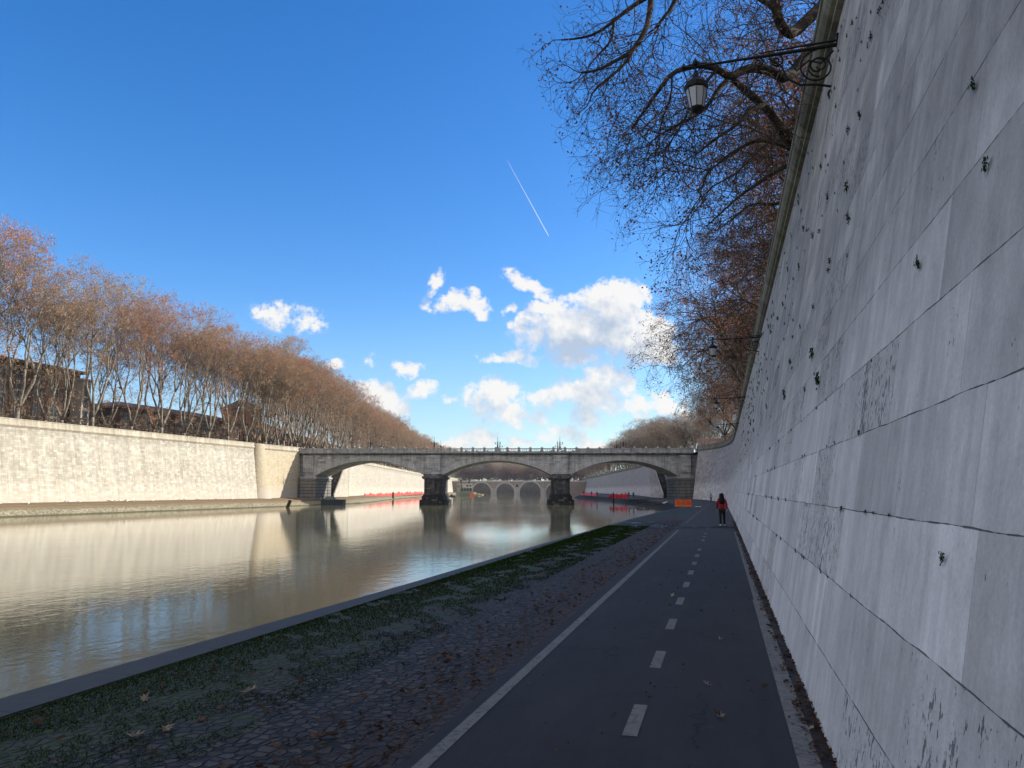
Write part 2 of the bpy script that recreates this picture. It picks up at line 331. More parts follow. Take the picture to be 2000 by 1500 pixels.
# asphalt
m, nt, g = newmat('asphalt'); p = g.pos(); n = g.noise(p, 160., 3., .7); b = g.noise(p, .8, 5., .6); s = g.ss(g.noise(p, 2.4, 4., .6), .66, .78)
px_, py_, pz_ = g.sep(p)
c = g.scl(g.mix(b, (.017, .018, .022), (.036, .037, .041)), g.lin(n, .3, .7, .62, 1.4)); c = g.scl(c, g.lin(g.noise(g.vm('MULTIPLY', p, (3., .5, 1.)), 1., 5., .7), .3, .7, .8, 1.2)); ck = g.vor(g.vm('ADD', p, ND(nt, 'ShaderNodeVectorMath', {0: ND(nt, 'ShaderNodeTexNoise', {'Vector': p, 'Scale': 2.}).outputs[1], 'Scale': .6}, operation='SCALE').outputs[0]), .38, 'DISTANCE_TO_EDGE'); c = g.scl(c, g.ss(g.m('ADD', ck, g.m('MULTIPLY', g.ss(b, .5, .6), .1)), .001, .006, .5, 1.)); c = g.mix(g.m('MULTIPLY', s, .3), c, (.10, .10, .10))
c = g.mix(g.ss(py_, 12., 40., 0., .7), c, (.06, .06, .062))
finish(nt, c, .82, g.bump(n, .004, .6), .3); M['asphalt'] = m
m, nt, g = newmat('road_paint'); p = g.pos(); n = g.noise(p, 14., 6., .75); b = g.noise(p, 2., 4.); k = g.noise(p, 150., 2.)
c = g.mix(g.ss(n, .50, .60), (.165, .165, .155), (.095, .095, .093)); c = g.scl(c, g.lin(b, .3, .7, .85, 1.1)); c = g.scl(c, g.lin(k, .3, .7, .85, 1.12))
finish(nt, c, .75); M['paint'] = m
m, nt, g = newmat('wet_mud_puddle'); p = g.pos(); b = g.noise(p, 2.2, 4.)
c = g.mix(g.ss(b, .4, .6), (.010, .010, .011), (.03, .03, .03))
finish(nt, c, g.ss(b, .38, .55, .4, .8), None, .2); M['puddle'] = m
# cobbles with moss, earth and leaves
m, nt, g = newmat('mossy_cobbles'); p = g.pos(); X, Y, Z = g.sep(p)
wv = g.vm('ADD', p, ND(nt, 'ShaderNodeVectorMath', {0: g.vm('SUBTRACT', ND(nt, 'ShaderNodeTexNoise', {'Vector': p, 'Scale': 3.}).outputs[1], (.5, .5, .5)), 'Scale': .08}, operation='SCALE').outputs[0])
q = g.vm('MULTIPLY', wv, (1., 1.0, 0.))
ed = g.vor(q, 9.5, 'DISTANCE_TO_EDGE', rnd=.72); cc_ = ND(nt, 'ShaderNodeTexVoronoi', {'Vector': q, 'Scale': 9.5, 'Randomness': .72}).outputs['Color']
cr = g.sep(cc_)[0]; n = g.noise(p, 40., 4., .7); mo = g.noise(p, 1.5, 6., .65); mo2 = g.noise(p, 9., 4., .7)
sto = g.scl(g.mix(cr, (.026, .022, .020), (.085, .073, .063)), g.lin(n, .3, .7, .75, 1.25))
gap = g.m('SUBTRACT', 1., g.ss(ed, .03, .17))
c = g.mix(gap, sto, (.007, .006, .005))
# moss belt near the kerb, brown litter belt by the asphalt
belt = g.ss(g.m('ADD', X, g.m('MULTIPLY', g.m('SUBTRACT', mo, .5), 3.2)), -3.6, -4.6)
mossm = g.m('MULTIPLY', belt, g.ss(g.m('ADD', g.m('ADD', mo2, g.m('MULTIPLY', gap, .22)), g.ss(Y, 8., 22., 0., .25)), .36, .52))
c = g.mix(mossm, c, g.mix(n, (.018, .026, .005), (.055, .078, .015)))
soil = g.m('MULTIPLY', g.m('SUBTRACT', 1., belt), g.ss(g.m('ADD', g.m('ADD', mo2, g.ss(X, -3.1, -2.2, 0., .16)), g.ss(Y, 9., 30., 0., .22)), .56, .70))
c = g.mix(soil, c, g.mix(n, (.028, .018, .013), (.07, .047, .035)))
c = g.mix(g.ss(Y, 42., 60., 0., .75), c, g.mix(mo2, (.035, .045, .042), (.06, .065, .06)))
hh = g.m('ADD', g.m('MULTIPLY', g.ss(ed, .0, .16), g.m('SUBTRACT', 1., g.m('MULTIPLY', soil, .6))), g.m('MULTIPLY', n, .25))
finish(nt, c, .7, g.bump(hh, .06, 1.), .4); M['cobble'] = m
m, nt, g = newmat('kerb_stone'); p = g.pos(); X, Y, Z = g.sep(p); n = g.noise(p, 5., 6., .7); fr = g.m('FRACT', g.m('DIVIDE', Y, 1.35)); jt = g.m('SUBTRACT', 1., g.ss(g.m('MINIMUM', fr, g.m('SUBTRACT', 1., fr)), .003, .010))
c = g.scl(g.mix(n, (.036, .040, .040), (.080, .084, .082)), g.m('SUBTRACT', 1., g.m('MULTIPLY', jt, .6)))
c = g.mix(g.ss(g.noise(p, 2.4, 5., .7), .60, .72, 0., .7), c, (.05, .055, .05)); n3 = g.noise(p, 60., 3.)
finish(nt, g.scl(c, g.lin(n3, .3, .7, .85, 1.15)), .7, g.bump(g.m('ADD', n, g.m('MULTIPLY', n3, .3)), .02, .5), .3); M['kerb'] = m
m, nt, g = newmat('bank_earth'); p = g.pos(); X, Y, Z = g.sep(p); n = g.noise(p, .5, 5., .65); n2 = g.noise(p, 3., 5., .7)
c = g.mix(n, (.15, .105, .06), (.24, .19, .12)); c = g.mix(g.ss(g.m('ADD', Z, g.m('MULTIPLY', g.m('SUBTRACT', n2, .5), .5)), -.85, -1.3), c, g.mix(g.ss(n2, .42, .6), (.16, .14, .09), (.44, .41, .30)))
c = g.mix(g.ss(Z, -1.75, -2.0), c, (.10, .09, .05))
finish(nt, c, .95, g.bump(n2, .2, .6), .15); M['earth_l'] = m
m, nt, g = newmat('bank_ground_dark'); p = g.pos(); X, Y, Z = g.sep(p); n = g.noise(p, .35, 5., .65); n2 = g.noise(p, 2., 5., .7)
c = g.mix(n, (.05, .055, .05), (.10, .10, .092)); c = g.mix(g.ss(g.m('ADD', Z, g.m('MULTIPLY', g.m('SUBTRACT', n2, .5), .6)), -.75, -1.1), c, (.022, .021, .018))
finish(nt, c, .9, g.bump(n2, .1, .6), .2); M['earth_r'] = m
M['street'] = plain('street_level_ground', (.10, .09, .075), .95, .3, .2)
# river
m, nt, g = newmat('river_water'); p = g.pos()
along = g.vm('MULTIPLY', p, (1., .55, 1.))
w1 = g.noise(along, 2.6, 3., .55); w2 = g.noise(g.vm('MULTIPLY', p, (1., .5, 1.)), .32, 3., .5); w3 = g.noise(p, 9., 2., .5)
calm = g.noise(g.vm('MULTIPLY', p, (.035, .014, 1.)), 1., 3., .55)
hgt = g.m('ADD', g.m('ADD', g.m('MULTIPLY', w1, .0065), g.m('MULTIPLY', w2, .011)), g.m('MULTIPLY', w3, .0014))
hgt = g.m('MULTIPLY', hgt, g.ss(calm, .35, .65, .55, 1.5))
b = g.bump(hgt, 1., .75)
body = g.mix(g.noise(p, .03, 3.), (.175, .18, .105), (.25, .25, .155))
finish(nt, body, g.ss(calm, .42, .62, .01, .035), b, .5, 0., {'IOR': 1.34}); M['water'] = m
# ------------------------------------------------------------------ the setting
HAZE = .00012
if HAZE:
    me = bpy.data.meshes.new('haze'); x, y0, y1, zb, zt = 1600, -600, 2500, -4.2, 62
    me.from_pydata([(-x, y0, zb), (x, y0, zb), (x, y1, zb), (-x, y1, zb), (-x, y0, zt), (x, y0, zt), (x, y1, zt), (-x, y1, zt)], [], [(3, 2, 1, 0), (4, 5, 6, 7), (0, 1, 5, 4), (1, 2, 6, 5), (2, 3, 7, 6), (3, 0, 4, 7)])
    hz = bpy.data.objects.new('haze', me); sc.collection.objects.link(hz); hz['kind'] = 'stuff'
    m, nt, g = newmat('haze_air'); v = ND(nt, 'ShaderNodeVolumePrincipled', {'Color': (.86, .91, 1., 1), 'Density': HAZE, 'Anisotropy': .3}); ND(nt, 'ShaderNodeOutputMaterial', {'Volume': v.outputs[0]}); me.materials.append(m)
WATER = -2.05
def structure(mb, name, mat, uv=None, smooth=False): return tag(mb.build(name, mat, None, uv, smooth), kind='structure')
mb = MB(); mb.add([(-1500, -400, WATER), (1500, -400, WATER), (1500, 2400, WATER), (-1500, 2400, WATER)], [(0, 1, 2, 3)]); structure(mb, 'river_water', M['water'])
# bases and tops (at z = 12) of the river walls
def gz(y): return -.45*min(1., max(0., (y-50.)/75.))**1.2 if y > 50 else 0.
RB = [(.68, -14), (.68, 20), (.68, 60), (.68, 100), (.68, 130), (.30, 148), (-.75, 164), (-2.6, 180), (-5.0, 194), (-7.2, 204)]
RT = [(2.84, -14), (2.84, 20), (2.84, 60), (2.84, 100), (2.84, 140), (2.84, 158), (2.6, 172), (1.5, 187), (-1.2, 199), (-5.6, 207)]
def far(pts): return [tuple(L(*q)[:2]) for q in pts]
FRB = far([(44.8, 231), (51, 300), (56.5, 354), (66, 640), (76, 957), (80, 1500)]); FRT = far([(47.2, 250), (53.2, 300), (58.7, 354), (68.2, 640), (78.2, 957), (82.2, 1500)])
LB = far([(-99, 30), (-79.6, 121), (-61.8, 188.5)]); LT = far([(-101.1, 30), (-81.7, 121), (-63.6, 189.5)])
LB2 = far([(-61.8, 190.0), (-57.6, 212)]); LT2 = far([(-63.6, 191.5), (-57.9, 210)])
FLB = far([(-52.8, 232), (-58, 315), (-61.5, 554), (-56, 700), (-49, 904), (-44, 1500)]); FLT = far([(-55.4, 250), (-60.2, 315), (-63.7, 554), (-58.2, 700), (-51.2, 904), (-46, 1500)])
def resample(B, T, step):
    ob, ot = [], []
    for i in range(len(B)-1):
        n = max(1, int(math.dist(B[i], B[i+1])/step))
        for k in range(n):
            t = k/n; ob.append(tuple(a+(b-a)*t for a, b in zip(B[i], B[i+1]))); ot.append(tuple(a+(b-a)*t for a, b in zip(T[i], T[i+1])))
    ob.append(B[-1]); ot.append(T[-1]); return ob, ot
def smoothpl(P, it=2):
    P = [tuple(p) for p in P]
    for _ in range(it):
        Q = [P[0]]
        for a, b in zip(P, P[1:]): Q += [tuple(x*.75+y*.25 for x, y in zip(a, b)), tuple(x*.25+y*.75 for x, y in zip(a, b))]
        P = Q+[P[-1]]
    return P
def river_wall(name, B, T, wmat, cmat, label, side, zb=-2.6, ztop=12.0, cap=True, u0=0.):
    """battered wall face, moulded cornice and parapet; side = +1 when the land is to the right looking along the wall"""
    root = empty(name, (B[0][0], B[0][1], 0)); tag(root, label, 'wall')
    ox, oy = B[0]
    def loft(profiles, nm, mat, uvv):
        mb = MB(); uv = []; n = len(profiles[0])
        for j, pr in enumerate(profiles):
            u = u0
            for i, (x, y, z) in enumerate(pr):
                if i: u += math.dist(pr[i-1][:2], (x, y))
                mb.v.append((x-ox, y-oy, z)); uv.append((u, uvv[j]))
        for j in range(len(profiles)-1):
            for i in range(n-1):
                f = (j*n+i, j*n+i+1, (j+1)*n+i+1, (j+1)*n+i)
                mb.f.append(f if side < 0 else f[::-1]); mb.mi.append(0)
        return mb.build(nm, mat, root, uv)
    n = len(B); out = []
    for i in range(n):
        t = Vector((T[min(i+1, n-1)][0]-T[max(i-1, 0)][0], T[min(i+1, n-1)][1]-T[max(i-1, 0)][1])).normalized()
        out.append(Vector((-t.y, t.x))*side)          # unit normal towards the river
    slope = [((T[i][0]-B[i][0])/12., (T[i][1]-B[i][1])/12.) for i in range(n)]
    pr = [[(B[i][0]+slope[i][0]*z, B[i][1]+slope[i][1]*z, z) for i in range(n)] for z in (zb, 0, 4, 8, ztop)]
    loft(pr, 'wall_face', wmat, [z*1.016 for z in (zb, 0, 4, 8, ztop)])
    def off(o, z): return [(T[i][0]+out[i].x*o, T[i][1]+out[i].y*o, z) for i in range(n)]
    steps = [(-.02, ztop-.02), (.13, ztop), (.13, ztop+.10), (.22, ztop+.13), (.30, ztop+.24), (.33, ztop+.38), (.28, ztop+.52), (.10, ztop+.56)]
    loft([off(o, z) for o, z in steps], 'cornice', cmat, [z+o for o, z in steps])
    st2 = [(.10, ztop+.555), (.10, ztop+1.2), (.17, ztop+1.23), (.17, ztop+1.36), (-.42, ztop+1.38), (-.42, ztop+.2)]
    loft([off(o, z) for o, z in st2], 'parapet', cmat, [z-o for o, z in st2])
    return root
b_, t_ = resample(smoothpl(RB), smoothpl(RT), 3.)
river_wall('embankment_wall', b_, t_, M['wall_r'], M['cornice'], 'towering shaded grey stone wall leaning back beside the cycle path', 1)
b_, t_ = resample(FRB, FRT, 12.)
river_wall('embankment_wall', b_, t_, M['wall_r'], M['cornice'], 'shaded grey wall on the right bank seen through the right arch', 1)
b_, t_ = resample(LB, LT, 6.)
river_wall('embankment_wall', b_, t_, M['wall_l'], M['cornice_l'], 'long sunlit cream stone wall on the far bank, left of the bridge', -1)
b_, t_ = resample(LB2, LT2, 6.)
river_wall('embankment_wall', b_, t_, M['bastion'], M['cornice_l'], 'short ochre sunlit wall between the rounded bastion and the bridge', -1)
b_, t_ = resample(FLB, FLT, 12.)
river_wall('embankment_wall', b_, t_, M['wall_l'], M['cornice_l'], 'sunlit cream wall beyond the bridge, seen through its left arch', -1)
# rounded bastion at the end of the left wall
c0 = L(-64.3, 192.5); mb = MB(); n = 28; uv = []
for (r, z) in ((4.9, -2.6), (4.3, 1.), (3.1, 7.), (2.25, 12.9), (2.25, 13.25), (.2, 13.3)):
    for k in range(n): a = 2*PI*k/n; mb.v.append((r*math.cos(a), r*math.sin(a), z)); uv.append((a*4, z))
for j in range(5):
    for k in range(n): mb.f.append((j*n+k, j*n+(k+1) % n, (j+1)*n+(k+1) % n, (j+1)*n+k)); mb.mi.append(0)
o = mb.build('bastion', M['bastion'], None, uv, True); o.location = c0; tag(o, 'rounded battered stone bastion at the end of the long sunlit wall', 'bastion')
# street level land
def land(name, line, side, zz=12.1):
    mb = MB(); far_ = 1500*side
    v = [(x, y, zz) for x, y in line]; v2 = [(1500*side, y, zz) for x, y in line]
    n = len(v)
    mb.add(v+v2, [((i, n+i, n+i+1, i+1) if side > 0 else (i, i+1, n+i+1, n+i)) for i in range(n-1)])
    return structure(mb, name, M['street'])
land('street_ground', [(x+.3, y) for x, y in RT]+[tuple(L(51, 218)[:2])]+[(x+.3, y) for x, y in FRT[1:]], 1)
land('street_ground', [(x-.3, y) for x, y in LT]+[(x-.2, y) for x, y in LT2]+[tuple(L(-58, 225)[:2])]+[(x-.3, y) for x, y in FLT[1:]], -1)
# far bank where the river bends away behind the second bridge
mb = MB(); q = [L(-200, 930), L(220, 930), L(220, 2200), L(-200, 2200)]
mb.add([(p.x, p.y, z) for z in (-3, 12.2) for p in q], [(0, 1, 5, 4), (4, 5, 6, 7)]); structure(mb, 'far_bank', M['street'])
# right quay: cobbles, kerb, asphalt, paint
def strip(name, mat, xa, xb, ys, dz=0., bend=None, z0=None):
    mb = MB()
    for y in ys:
        a, b = (xa(y), xb(y)); mb.v += [(a, y, gz(y)+dz), (b, y, gz(y)+dz)]
    for i in range(len(ys)-1): mb.f.append((2*i, 2*i+1, 2*i+3, 2*i+2)); mb.mi.append(0)
    return structure(mb, name, mat)
def interp(P, y):
    for (x0, y0), (x1, y1) in zip(P, P[1:]):
        if y <= y1: return x0+(x1-x0)*(y-y0)/(y1-y0)
    return P[-1][0]
SRB = smoothpl(RB)
wallx = lambda y: interp(SRB, y)
KO = [(-6.4, -14), (-6.28, 6), (-6.09, 14), (-6.05, 29), (-5.75, 50), (-5.5, 67), (-5.1, 88), (-4.8, 104)]
KI = [(-5.78, -14), (-5.76, 6), (-5.70, 17), (-5.70, 29), (-5.4, 50), (-5.15, 67), (-4.75, 88), (-4.5, 104)]
ys = [-14, -6, 0, 3, 6, 9, 12, 15, 18, 22, 26, 30, 35, 40, 45, 50, 55, 60, 67, 75, 82, 88, 96, 104]
mb = MB(); n = len(ys)
for y in ys:
    a, b = interp(KO, y), interp(KI, y); z = gz(y)+.012
    mb.v += [(a-.02, y, -2.6), (a, y, z-.02), (a+.02, y, z), (b, y, z), (b, y, z-.06)]
for i in range(n-1):
    for k in range(4): mb.f.append((5*i+k, 5*i+k+1, 5*i+k+6, 5*i+k+5)[::-1]); mb.mi.append(0)
structure(mb, 'kerb', M['kerb'])
strip('cobbled_bank', M['cobble'], lambda y: interp(KI, y), lambda y: -1.9, ys)
AL = lambda y: -2.19-.2*min(1, max(0, (y-8)/25)) if y < 60 else -2.39+(wallx(y)-.68)
ya = list(range(-14, 150, 4))+list(range(150, 206, 3))
strip('asphalt_path', M['asphalt'], AL, lambda y: wallx(y)+.4, ya, .004)
def marking(mb, x0, x1, y0, y1, n=1, ragged=0.):
    rg = random.Random(int(y0*100)); yy = [y0+(y1-y0)*i/n for i in range(n+1)]
    for a, b in zip(yy, yy[1:]):
        sh = lambda y: (wallx(y)-.68) if y > 60 else 0.
        mb.add([(x0+sh(a), a, gz(a)+.008), (x1+sh(a), a, gz(a)+.008), (x1+sh(b), b, gz(b)+.008), (x0+sh(b), b, gz(b)+.008)], [(0, 1, 2, 3)])
mb = MB()
for k in range(17):
    if k in (11, 15): continue
    y0 = 1.5+2.32*k; marking(mb, -.80, -.685, y0, y0+.88)
marking(mb, -2.075, -1.965, -10, 37.0, 10); marking(mb, -2.06, -1.99, 45, 150, 30)
marking(mb, .435, .585, -10, 14, 6); marking(mb, .455, .565, 14, 36, 8)
structure(mb, 'road_markings', M['paint'])
# puddles and mud crossing the path where the rain water runs
def blob(cx, cy, rx, ry, z, seed, n=40, rot=0.):
    rg = random.Random(seed); ph = [rg.uniform(0, 6.28) for _ in range(5)]; pts = []
    for k in range(n):
        a = 2*PI*k/n; r = 1+sum(math.sin(a*(j+2)+ph[j])*.22/(j+1) for j in range(5)); x, y = rx*r*math.cos(a), ry*r*math.sin(a)
        pts.append((cx+x*math.cos(rot)-y*math.sin(rot), cy+x*math.sin(rot)+y*math.cos(rot), z))
    return pts
mb = MB()
for i, (cx, cy, rx, ry, rot) in enumerate([(-3.4, 40, 2.1, 2.0, .2), (-1.6, 40.3, 1.9, .9, .1), (.1, 41.0, .55, 1.2, .0), (-4.6, 44, 1.0, 1.5, 0)]):
    p = blob(cx, cy, rx, ry, .0125+i*.004, i+3, 48, rot); p = [(min(x, .68) if x > .68 else max(x, -5.65), y, z) for x, y, z in p]
    mb.add(p, [tuple(range(len(p)))])
structure(mb, 'puddle', M['puddle'])
mb = MB(); p = [(-2.0+2.4*k/12, 41.3+.12*math.sin(k*1.3), .031) for k in range(13)]; q = [(x, y+.07, z) for x, y, z in p]
mb.add(p+q, [(i, i+1, 14+i, 13+i) for i in range(12)]); structure(mb, 'road_markings', M['paint'])
# right bank ground under and beyond the bridge, sloping to the shore
SH = [(-4.9, 100), (-7, 118)]+[tuple(LP(px, d)[:2]) for px, d in ((1290, 160), (1262, 185), (1232, 222), (1200, 262), (1160, 320), (1118, 392))]+far([(52, 480), (64, 660), (72, 957), (75, 1500)])
INN = [(wallx(100)+.3, 100), (wallx(118)+.3, 118), (wallx(150)+.6, 150), (wallx(175)+.8, 176), (wallx(200)+1, 203)]+far([(60, 232), (58, 300), (60, 392), (66, 480), (72, 660), (80, 957), (86, 1500)])
# densify both by fraction
def frac(P, n):
    ds = [0]
    for a, b in zip(P, P[1:]): ds.append(ds[-1]+math.dist(a, b))
    out = []
    for k in range(n+1):
        s_ = ds[-1]*(k/n)**1.6; i = max(j for j in range(len(ds)) if ds[j] <= s_+1e-9); i = min(i, len(P)-2)
        t = (s_-ds[i])/(ds[i+1]-ds[i]); out.append(tuple(a+(b-a)*t for a, b in zip(P[i], P[i+1])))
    return out
A, B = frac(SH, 90), frac(INN, 90); mb = MB(); rg = random.Random(5)
for i, (a, b) in enumerate(zip(A, B)):
    a = Vector(a); b = Vector(b); dvec = (b-a); ln = dvec.length; e = dvec/ln; j = lambda s: rg.uniform(-s, s)
    z0 = gz(a.y)-.004-(.0 if i > 2 else 0); k = min(1, i/4)
    for (o, z) in ((-1.0, -2.7), (.0, -2.15+j(.05)), (min(1.4*k+.15, ln*.4), -1.45+j(.2)*k), (min(2.6*k+.3, ln*.6), -.8*k+z0*(1-k)+j(.12)*k), (min(5*k+.6, ln*.8), -.5*k+z0*(1-k)), (ln, -.455*k+z0*(1-k))):
        q = a+e*o; mb.v.append((q.x, q.y, z))
for i in range(90):
    for k in range(5): mb.f.append((6*i+k, 6*i+k+1, 6*i+k+7, 6*i+k+6)[::-1]); mb.mi.append(0)
structure(mb, 'river_bank', M['earth_r'])
# left bank quay
def left_bank(base, name):
    mb = MB(); n = len(base); rg = random.Random(9)
    for i, (x, y) in enumerate(base):
        a = Vector(base[max(i-1, 0)]); b = Vector(base[min(i+1, n-1)]); t = (b-a).normalized(); o = Vector((t.y, -t.x)); j = lambda s: rg.uniform(-s, s)
        for (r, z) in ((-.8, -.15), (.5, -.2), (3.4, -.5), (3.5, -.62), (5.4, -.72), (5.5, -1.05+j(.05)), (6.6+j(.3), -1.35+j(.15)), (7.8+j(.3), -1.8+j(.06)), (9., -2.5)):
            q = Vector((x, y))+o*r; mb.v.append((q.x, q.y, z))
    m_ = 9
    for i in range(n-1):
        for k in range(m_-1): mb.f.append((m_*i+k, m_*i+k+1, m_*(i+1)+k+1, m_*(i+1)+k)[::-1]); mb.mi.append(0)
    structure(mb, name, M['earth_l'])
b_, _ = resample(LB+LB2[1:]+[FLB[0]]+FLB[1:], LB+LB2[1:]+[FLB[0]]+FLB[1:], 3.)
left_bank(b_, 'river_bank')
# ------------------------------------------------------------------ the big bridge
BR = empty('arched_bridge', L(XC(971, 209), 209, 0), YAW-math.radians(1.2)); tag(BR, 'grey stone bridge with three wide low arches across the river', 'bridge')
SC_ = 209/1500*.9906
def bx(px): return (px-971)*SC_
SPANS = [(bx(613), bx(829)), (bx(862), bx(1080)), (bx(1111), bx(1324))]
W_ = 15.; ZS, ZC, ZTOP = 5.65, 9.75, 11.25
def arch_z(x, x0, x1, zs, zc):
    h_, s_ = zc-zs, (x1-x0)/2; R = (s_*s_+h_*h_)/(2*h_); c = (x0+x1)/2
    return zc-R+math.sqrt(max(R*R-(x-c)**2, 0))
def span(x0, x1, zs, zc, ztop, w, mat, ringmat, parent, ring=1.15, vous=34, proud=.12, n=36):
    mb = MB(); v = []
    xs = [x0+(x1-x0)*.5*(1-math.cos(PI*i/n)) for i in range(n+1)]
    for x in xs:
        z = arch_z(x, x0, x1, zs, zc)
        v += [(x, 0, z), (x, 0, ztop), (x, w, z), (x, w, ztop)]
    f = []
    for i in range(n):
        a, b = 4*i, 4*i+4
        f += [(a, b, b+1, a+1), (a+2, a+3, b+3, b+2), (a, a+2, b+2, b), (a+1, b+1, b+3, a+3)]
    mb.add(v, f); ar = mb.build('arch_span', mat, parent)
    # voussoir ring
    h_, s_ = zc-zs, (x1-x0)/2; R = (s_*s_+h_*h_)/(2*h_); c = (x0+x1)/2; zc0 = zc-R
    a0 = math.asin(min(1, s_/R))
    for side in (0, 1):
        mb = MB()
        for k in range(vous):
            t0 = -a0+2*a0*(k+.04)/vous; t1 = -a0+2*a0*(k+.96)/vous
            key = abs(k-(vous-1)/2) < 1.2
            ro = R+ring*(1+.25*abs(t0+t1)/2/a0)+(.12 if k % 2 else 0)+(.25 if key else 0); pr = proud*(2.2 if key else 1)
            ya, yb = (-pr, .03) if side == 0 else (w-.03, w+pr)
            P4 = [(c+R*math.sin(t)*1.0, zc0+r_*math.cos(t)-(0 if r_ != R else 0)) if r_ == R else (c+r_*math.sin(t), zc0+r_*math.cos(t)) for t, r_ in ((t0, R), (t1, R), (t1, ro), (t0, ro))]
            mb.add([(x, y, z) for y in (ya, yb) for x, z in P4], [(0, 1, 2, 3), (7, 6, 5, 4), (0, 4, 5, 1), (1, 5, 6, 2), (2, 6, 7, 3), (3, 7, 4, 0)])
        mb.build('voussoirs', ringmat, ar)
    return ar
M['arch_ring'] = stone('arch_ring_stone', (.42, .42, .42), (.62, .615, .61), row=.7, off=0, ln=1., joint=.01, vj=0, jd=.1, streak=.3, pits=.6)
for x0, x1 in SPANS: span(x0, x1, ZS, ZC, ZTOP, W_, M['bridge'], M['arch_ring'], BR)
# piers
def pier(xa, xb):
    c = (xa+xb)/2; hw = (xb-xa)/2
    mb = MB(); mb.box(xa, xb, .0, W_, ZS-.9, ZTOP); p = mb.build('pier', M['bridge'], BR)
    for y0, y1 in ((-.9, .0), (W_, W_+.9)):
        mb = MB(); mb.box(c-1.95, c+1.95, y0, y1, ZS+.4, ZTOP-.1)
        mb.box(c-2.15, c+2.15, y0-(.15 if y0 < 0 else 0), y1+(.15 if y0 > 0 else 0), ZTOP-.75, ZTOP-.35); mb.build('pilaster', M['bridge'], p)
    def octo(w_, d0, d1, ch): return [(c-w_, d0+ch), (c-w_+ch, d0), (c+w_-ch, d0), (c+w_, d0+ch), (c+w_, d1-ch), (c+w_-ch, d1), (c-w_+ch, d1), (c-w_, d1-ch)]
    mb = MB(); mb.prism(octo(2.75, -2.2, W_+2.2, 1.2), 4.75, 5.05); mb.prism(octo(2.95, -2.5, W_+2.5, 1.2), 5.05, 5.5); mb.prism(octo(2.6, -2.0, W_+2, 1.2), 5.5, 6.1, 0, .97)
    mb.build('impost', M['soot_and_shade'], p)
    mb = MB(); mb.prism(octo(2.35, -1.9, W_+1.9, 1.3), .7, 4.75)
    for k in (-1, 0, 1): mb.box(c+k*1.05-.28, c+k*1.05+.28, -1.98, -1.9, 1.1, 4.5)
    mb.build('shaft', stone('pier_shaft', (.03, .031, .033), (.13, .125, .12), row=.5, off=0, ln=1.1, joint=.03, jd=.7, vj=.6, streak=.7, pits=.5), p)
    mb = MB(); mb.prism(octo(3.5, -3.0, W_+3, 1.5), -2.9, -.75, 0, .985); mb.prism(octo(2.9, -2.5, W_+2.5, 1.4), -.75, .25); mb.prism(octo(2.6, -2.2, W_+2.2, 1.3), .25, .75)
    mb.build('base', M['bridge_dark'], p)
pier(SPANS[0][1], SPANS[1][0]); pier(SPANS[1][1], SPANS[2][0])
# abutments
M['rust'] = stone('rusticated_abutment', (.17, .165, .155), (.29, .28, .26), row=.85, off=0, ln=3., joint=.09, jd=.7, vj=.0, streak=.25, pits=.6, bumpd=.05)
for s_, xe in ((-1, SPANS[0][0]), (1, SPANS[2][1])):
    mb = MB(); xo = xe+s_*3.4
    a, b = min(xe, xo), max(xe, xo); mb.box(a, b, 0, W_, ZS-.3, ZTOP)
    mb.box(min(xe+s_*.6, xo), max(xe+s_*.6, xo), -.5, 0, ZS+.9, ZTOP-.1)
    ab = mb.build('abutment', M['bridge'], BR)
    mb = MB(); i_ = xe-s_*.35; o_ = xo+s_*.5
    mb.box(min(i_, o_), max(i_, o_), -.9, W_+.9, -2.6, ZS-.7); mb.build('rusticated_base', M['rust'], ab)
    mb = MB(); mb.box(min(i_-s_*.25, o_), max(i_-s_*.25, o_), -1.1, W_+1.1, ZS-.7, ZS-.25); mb.build('impost', M['bridge'], ab)
    mb = MB(); mb.box(min(xo, xo+s_*14), max(xo, xo+s_*14), 1.0, W_-1.0, -2.4, ZTOP); mb.build('approach', M['bridge'], ab)
XL, XR = SPANS[0][0]-3.9, SPANS[2][1]+3.9
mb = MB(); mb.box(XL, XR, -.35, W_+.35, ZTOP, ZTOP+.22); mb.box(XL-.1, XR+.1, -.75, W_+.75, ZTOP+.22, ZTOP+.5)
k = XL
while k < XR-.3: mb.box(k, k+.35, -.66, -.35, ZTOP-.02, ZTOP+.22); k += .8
mb.build('cornice', M['soot_and_shade'], BR)
mb = MB(); mb.box(XL-14, XR+14, -.2, W_+.2, ZTOP+.5, ZTOP+.62); mb.build('deck', M['street'], BR)
ped0 = None
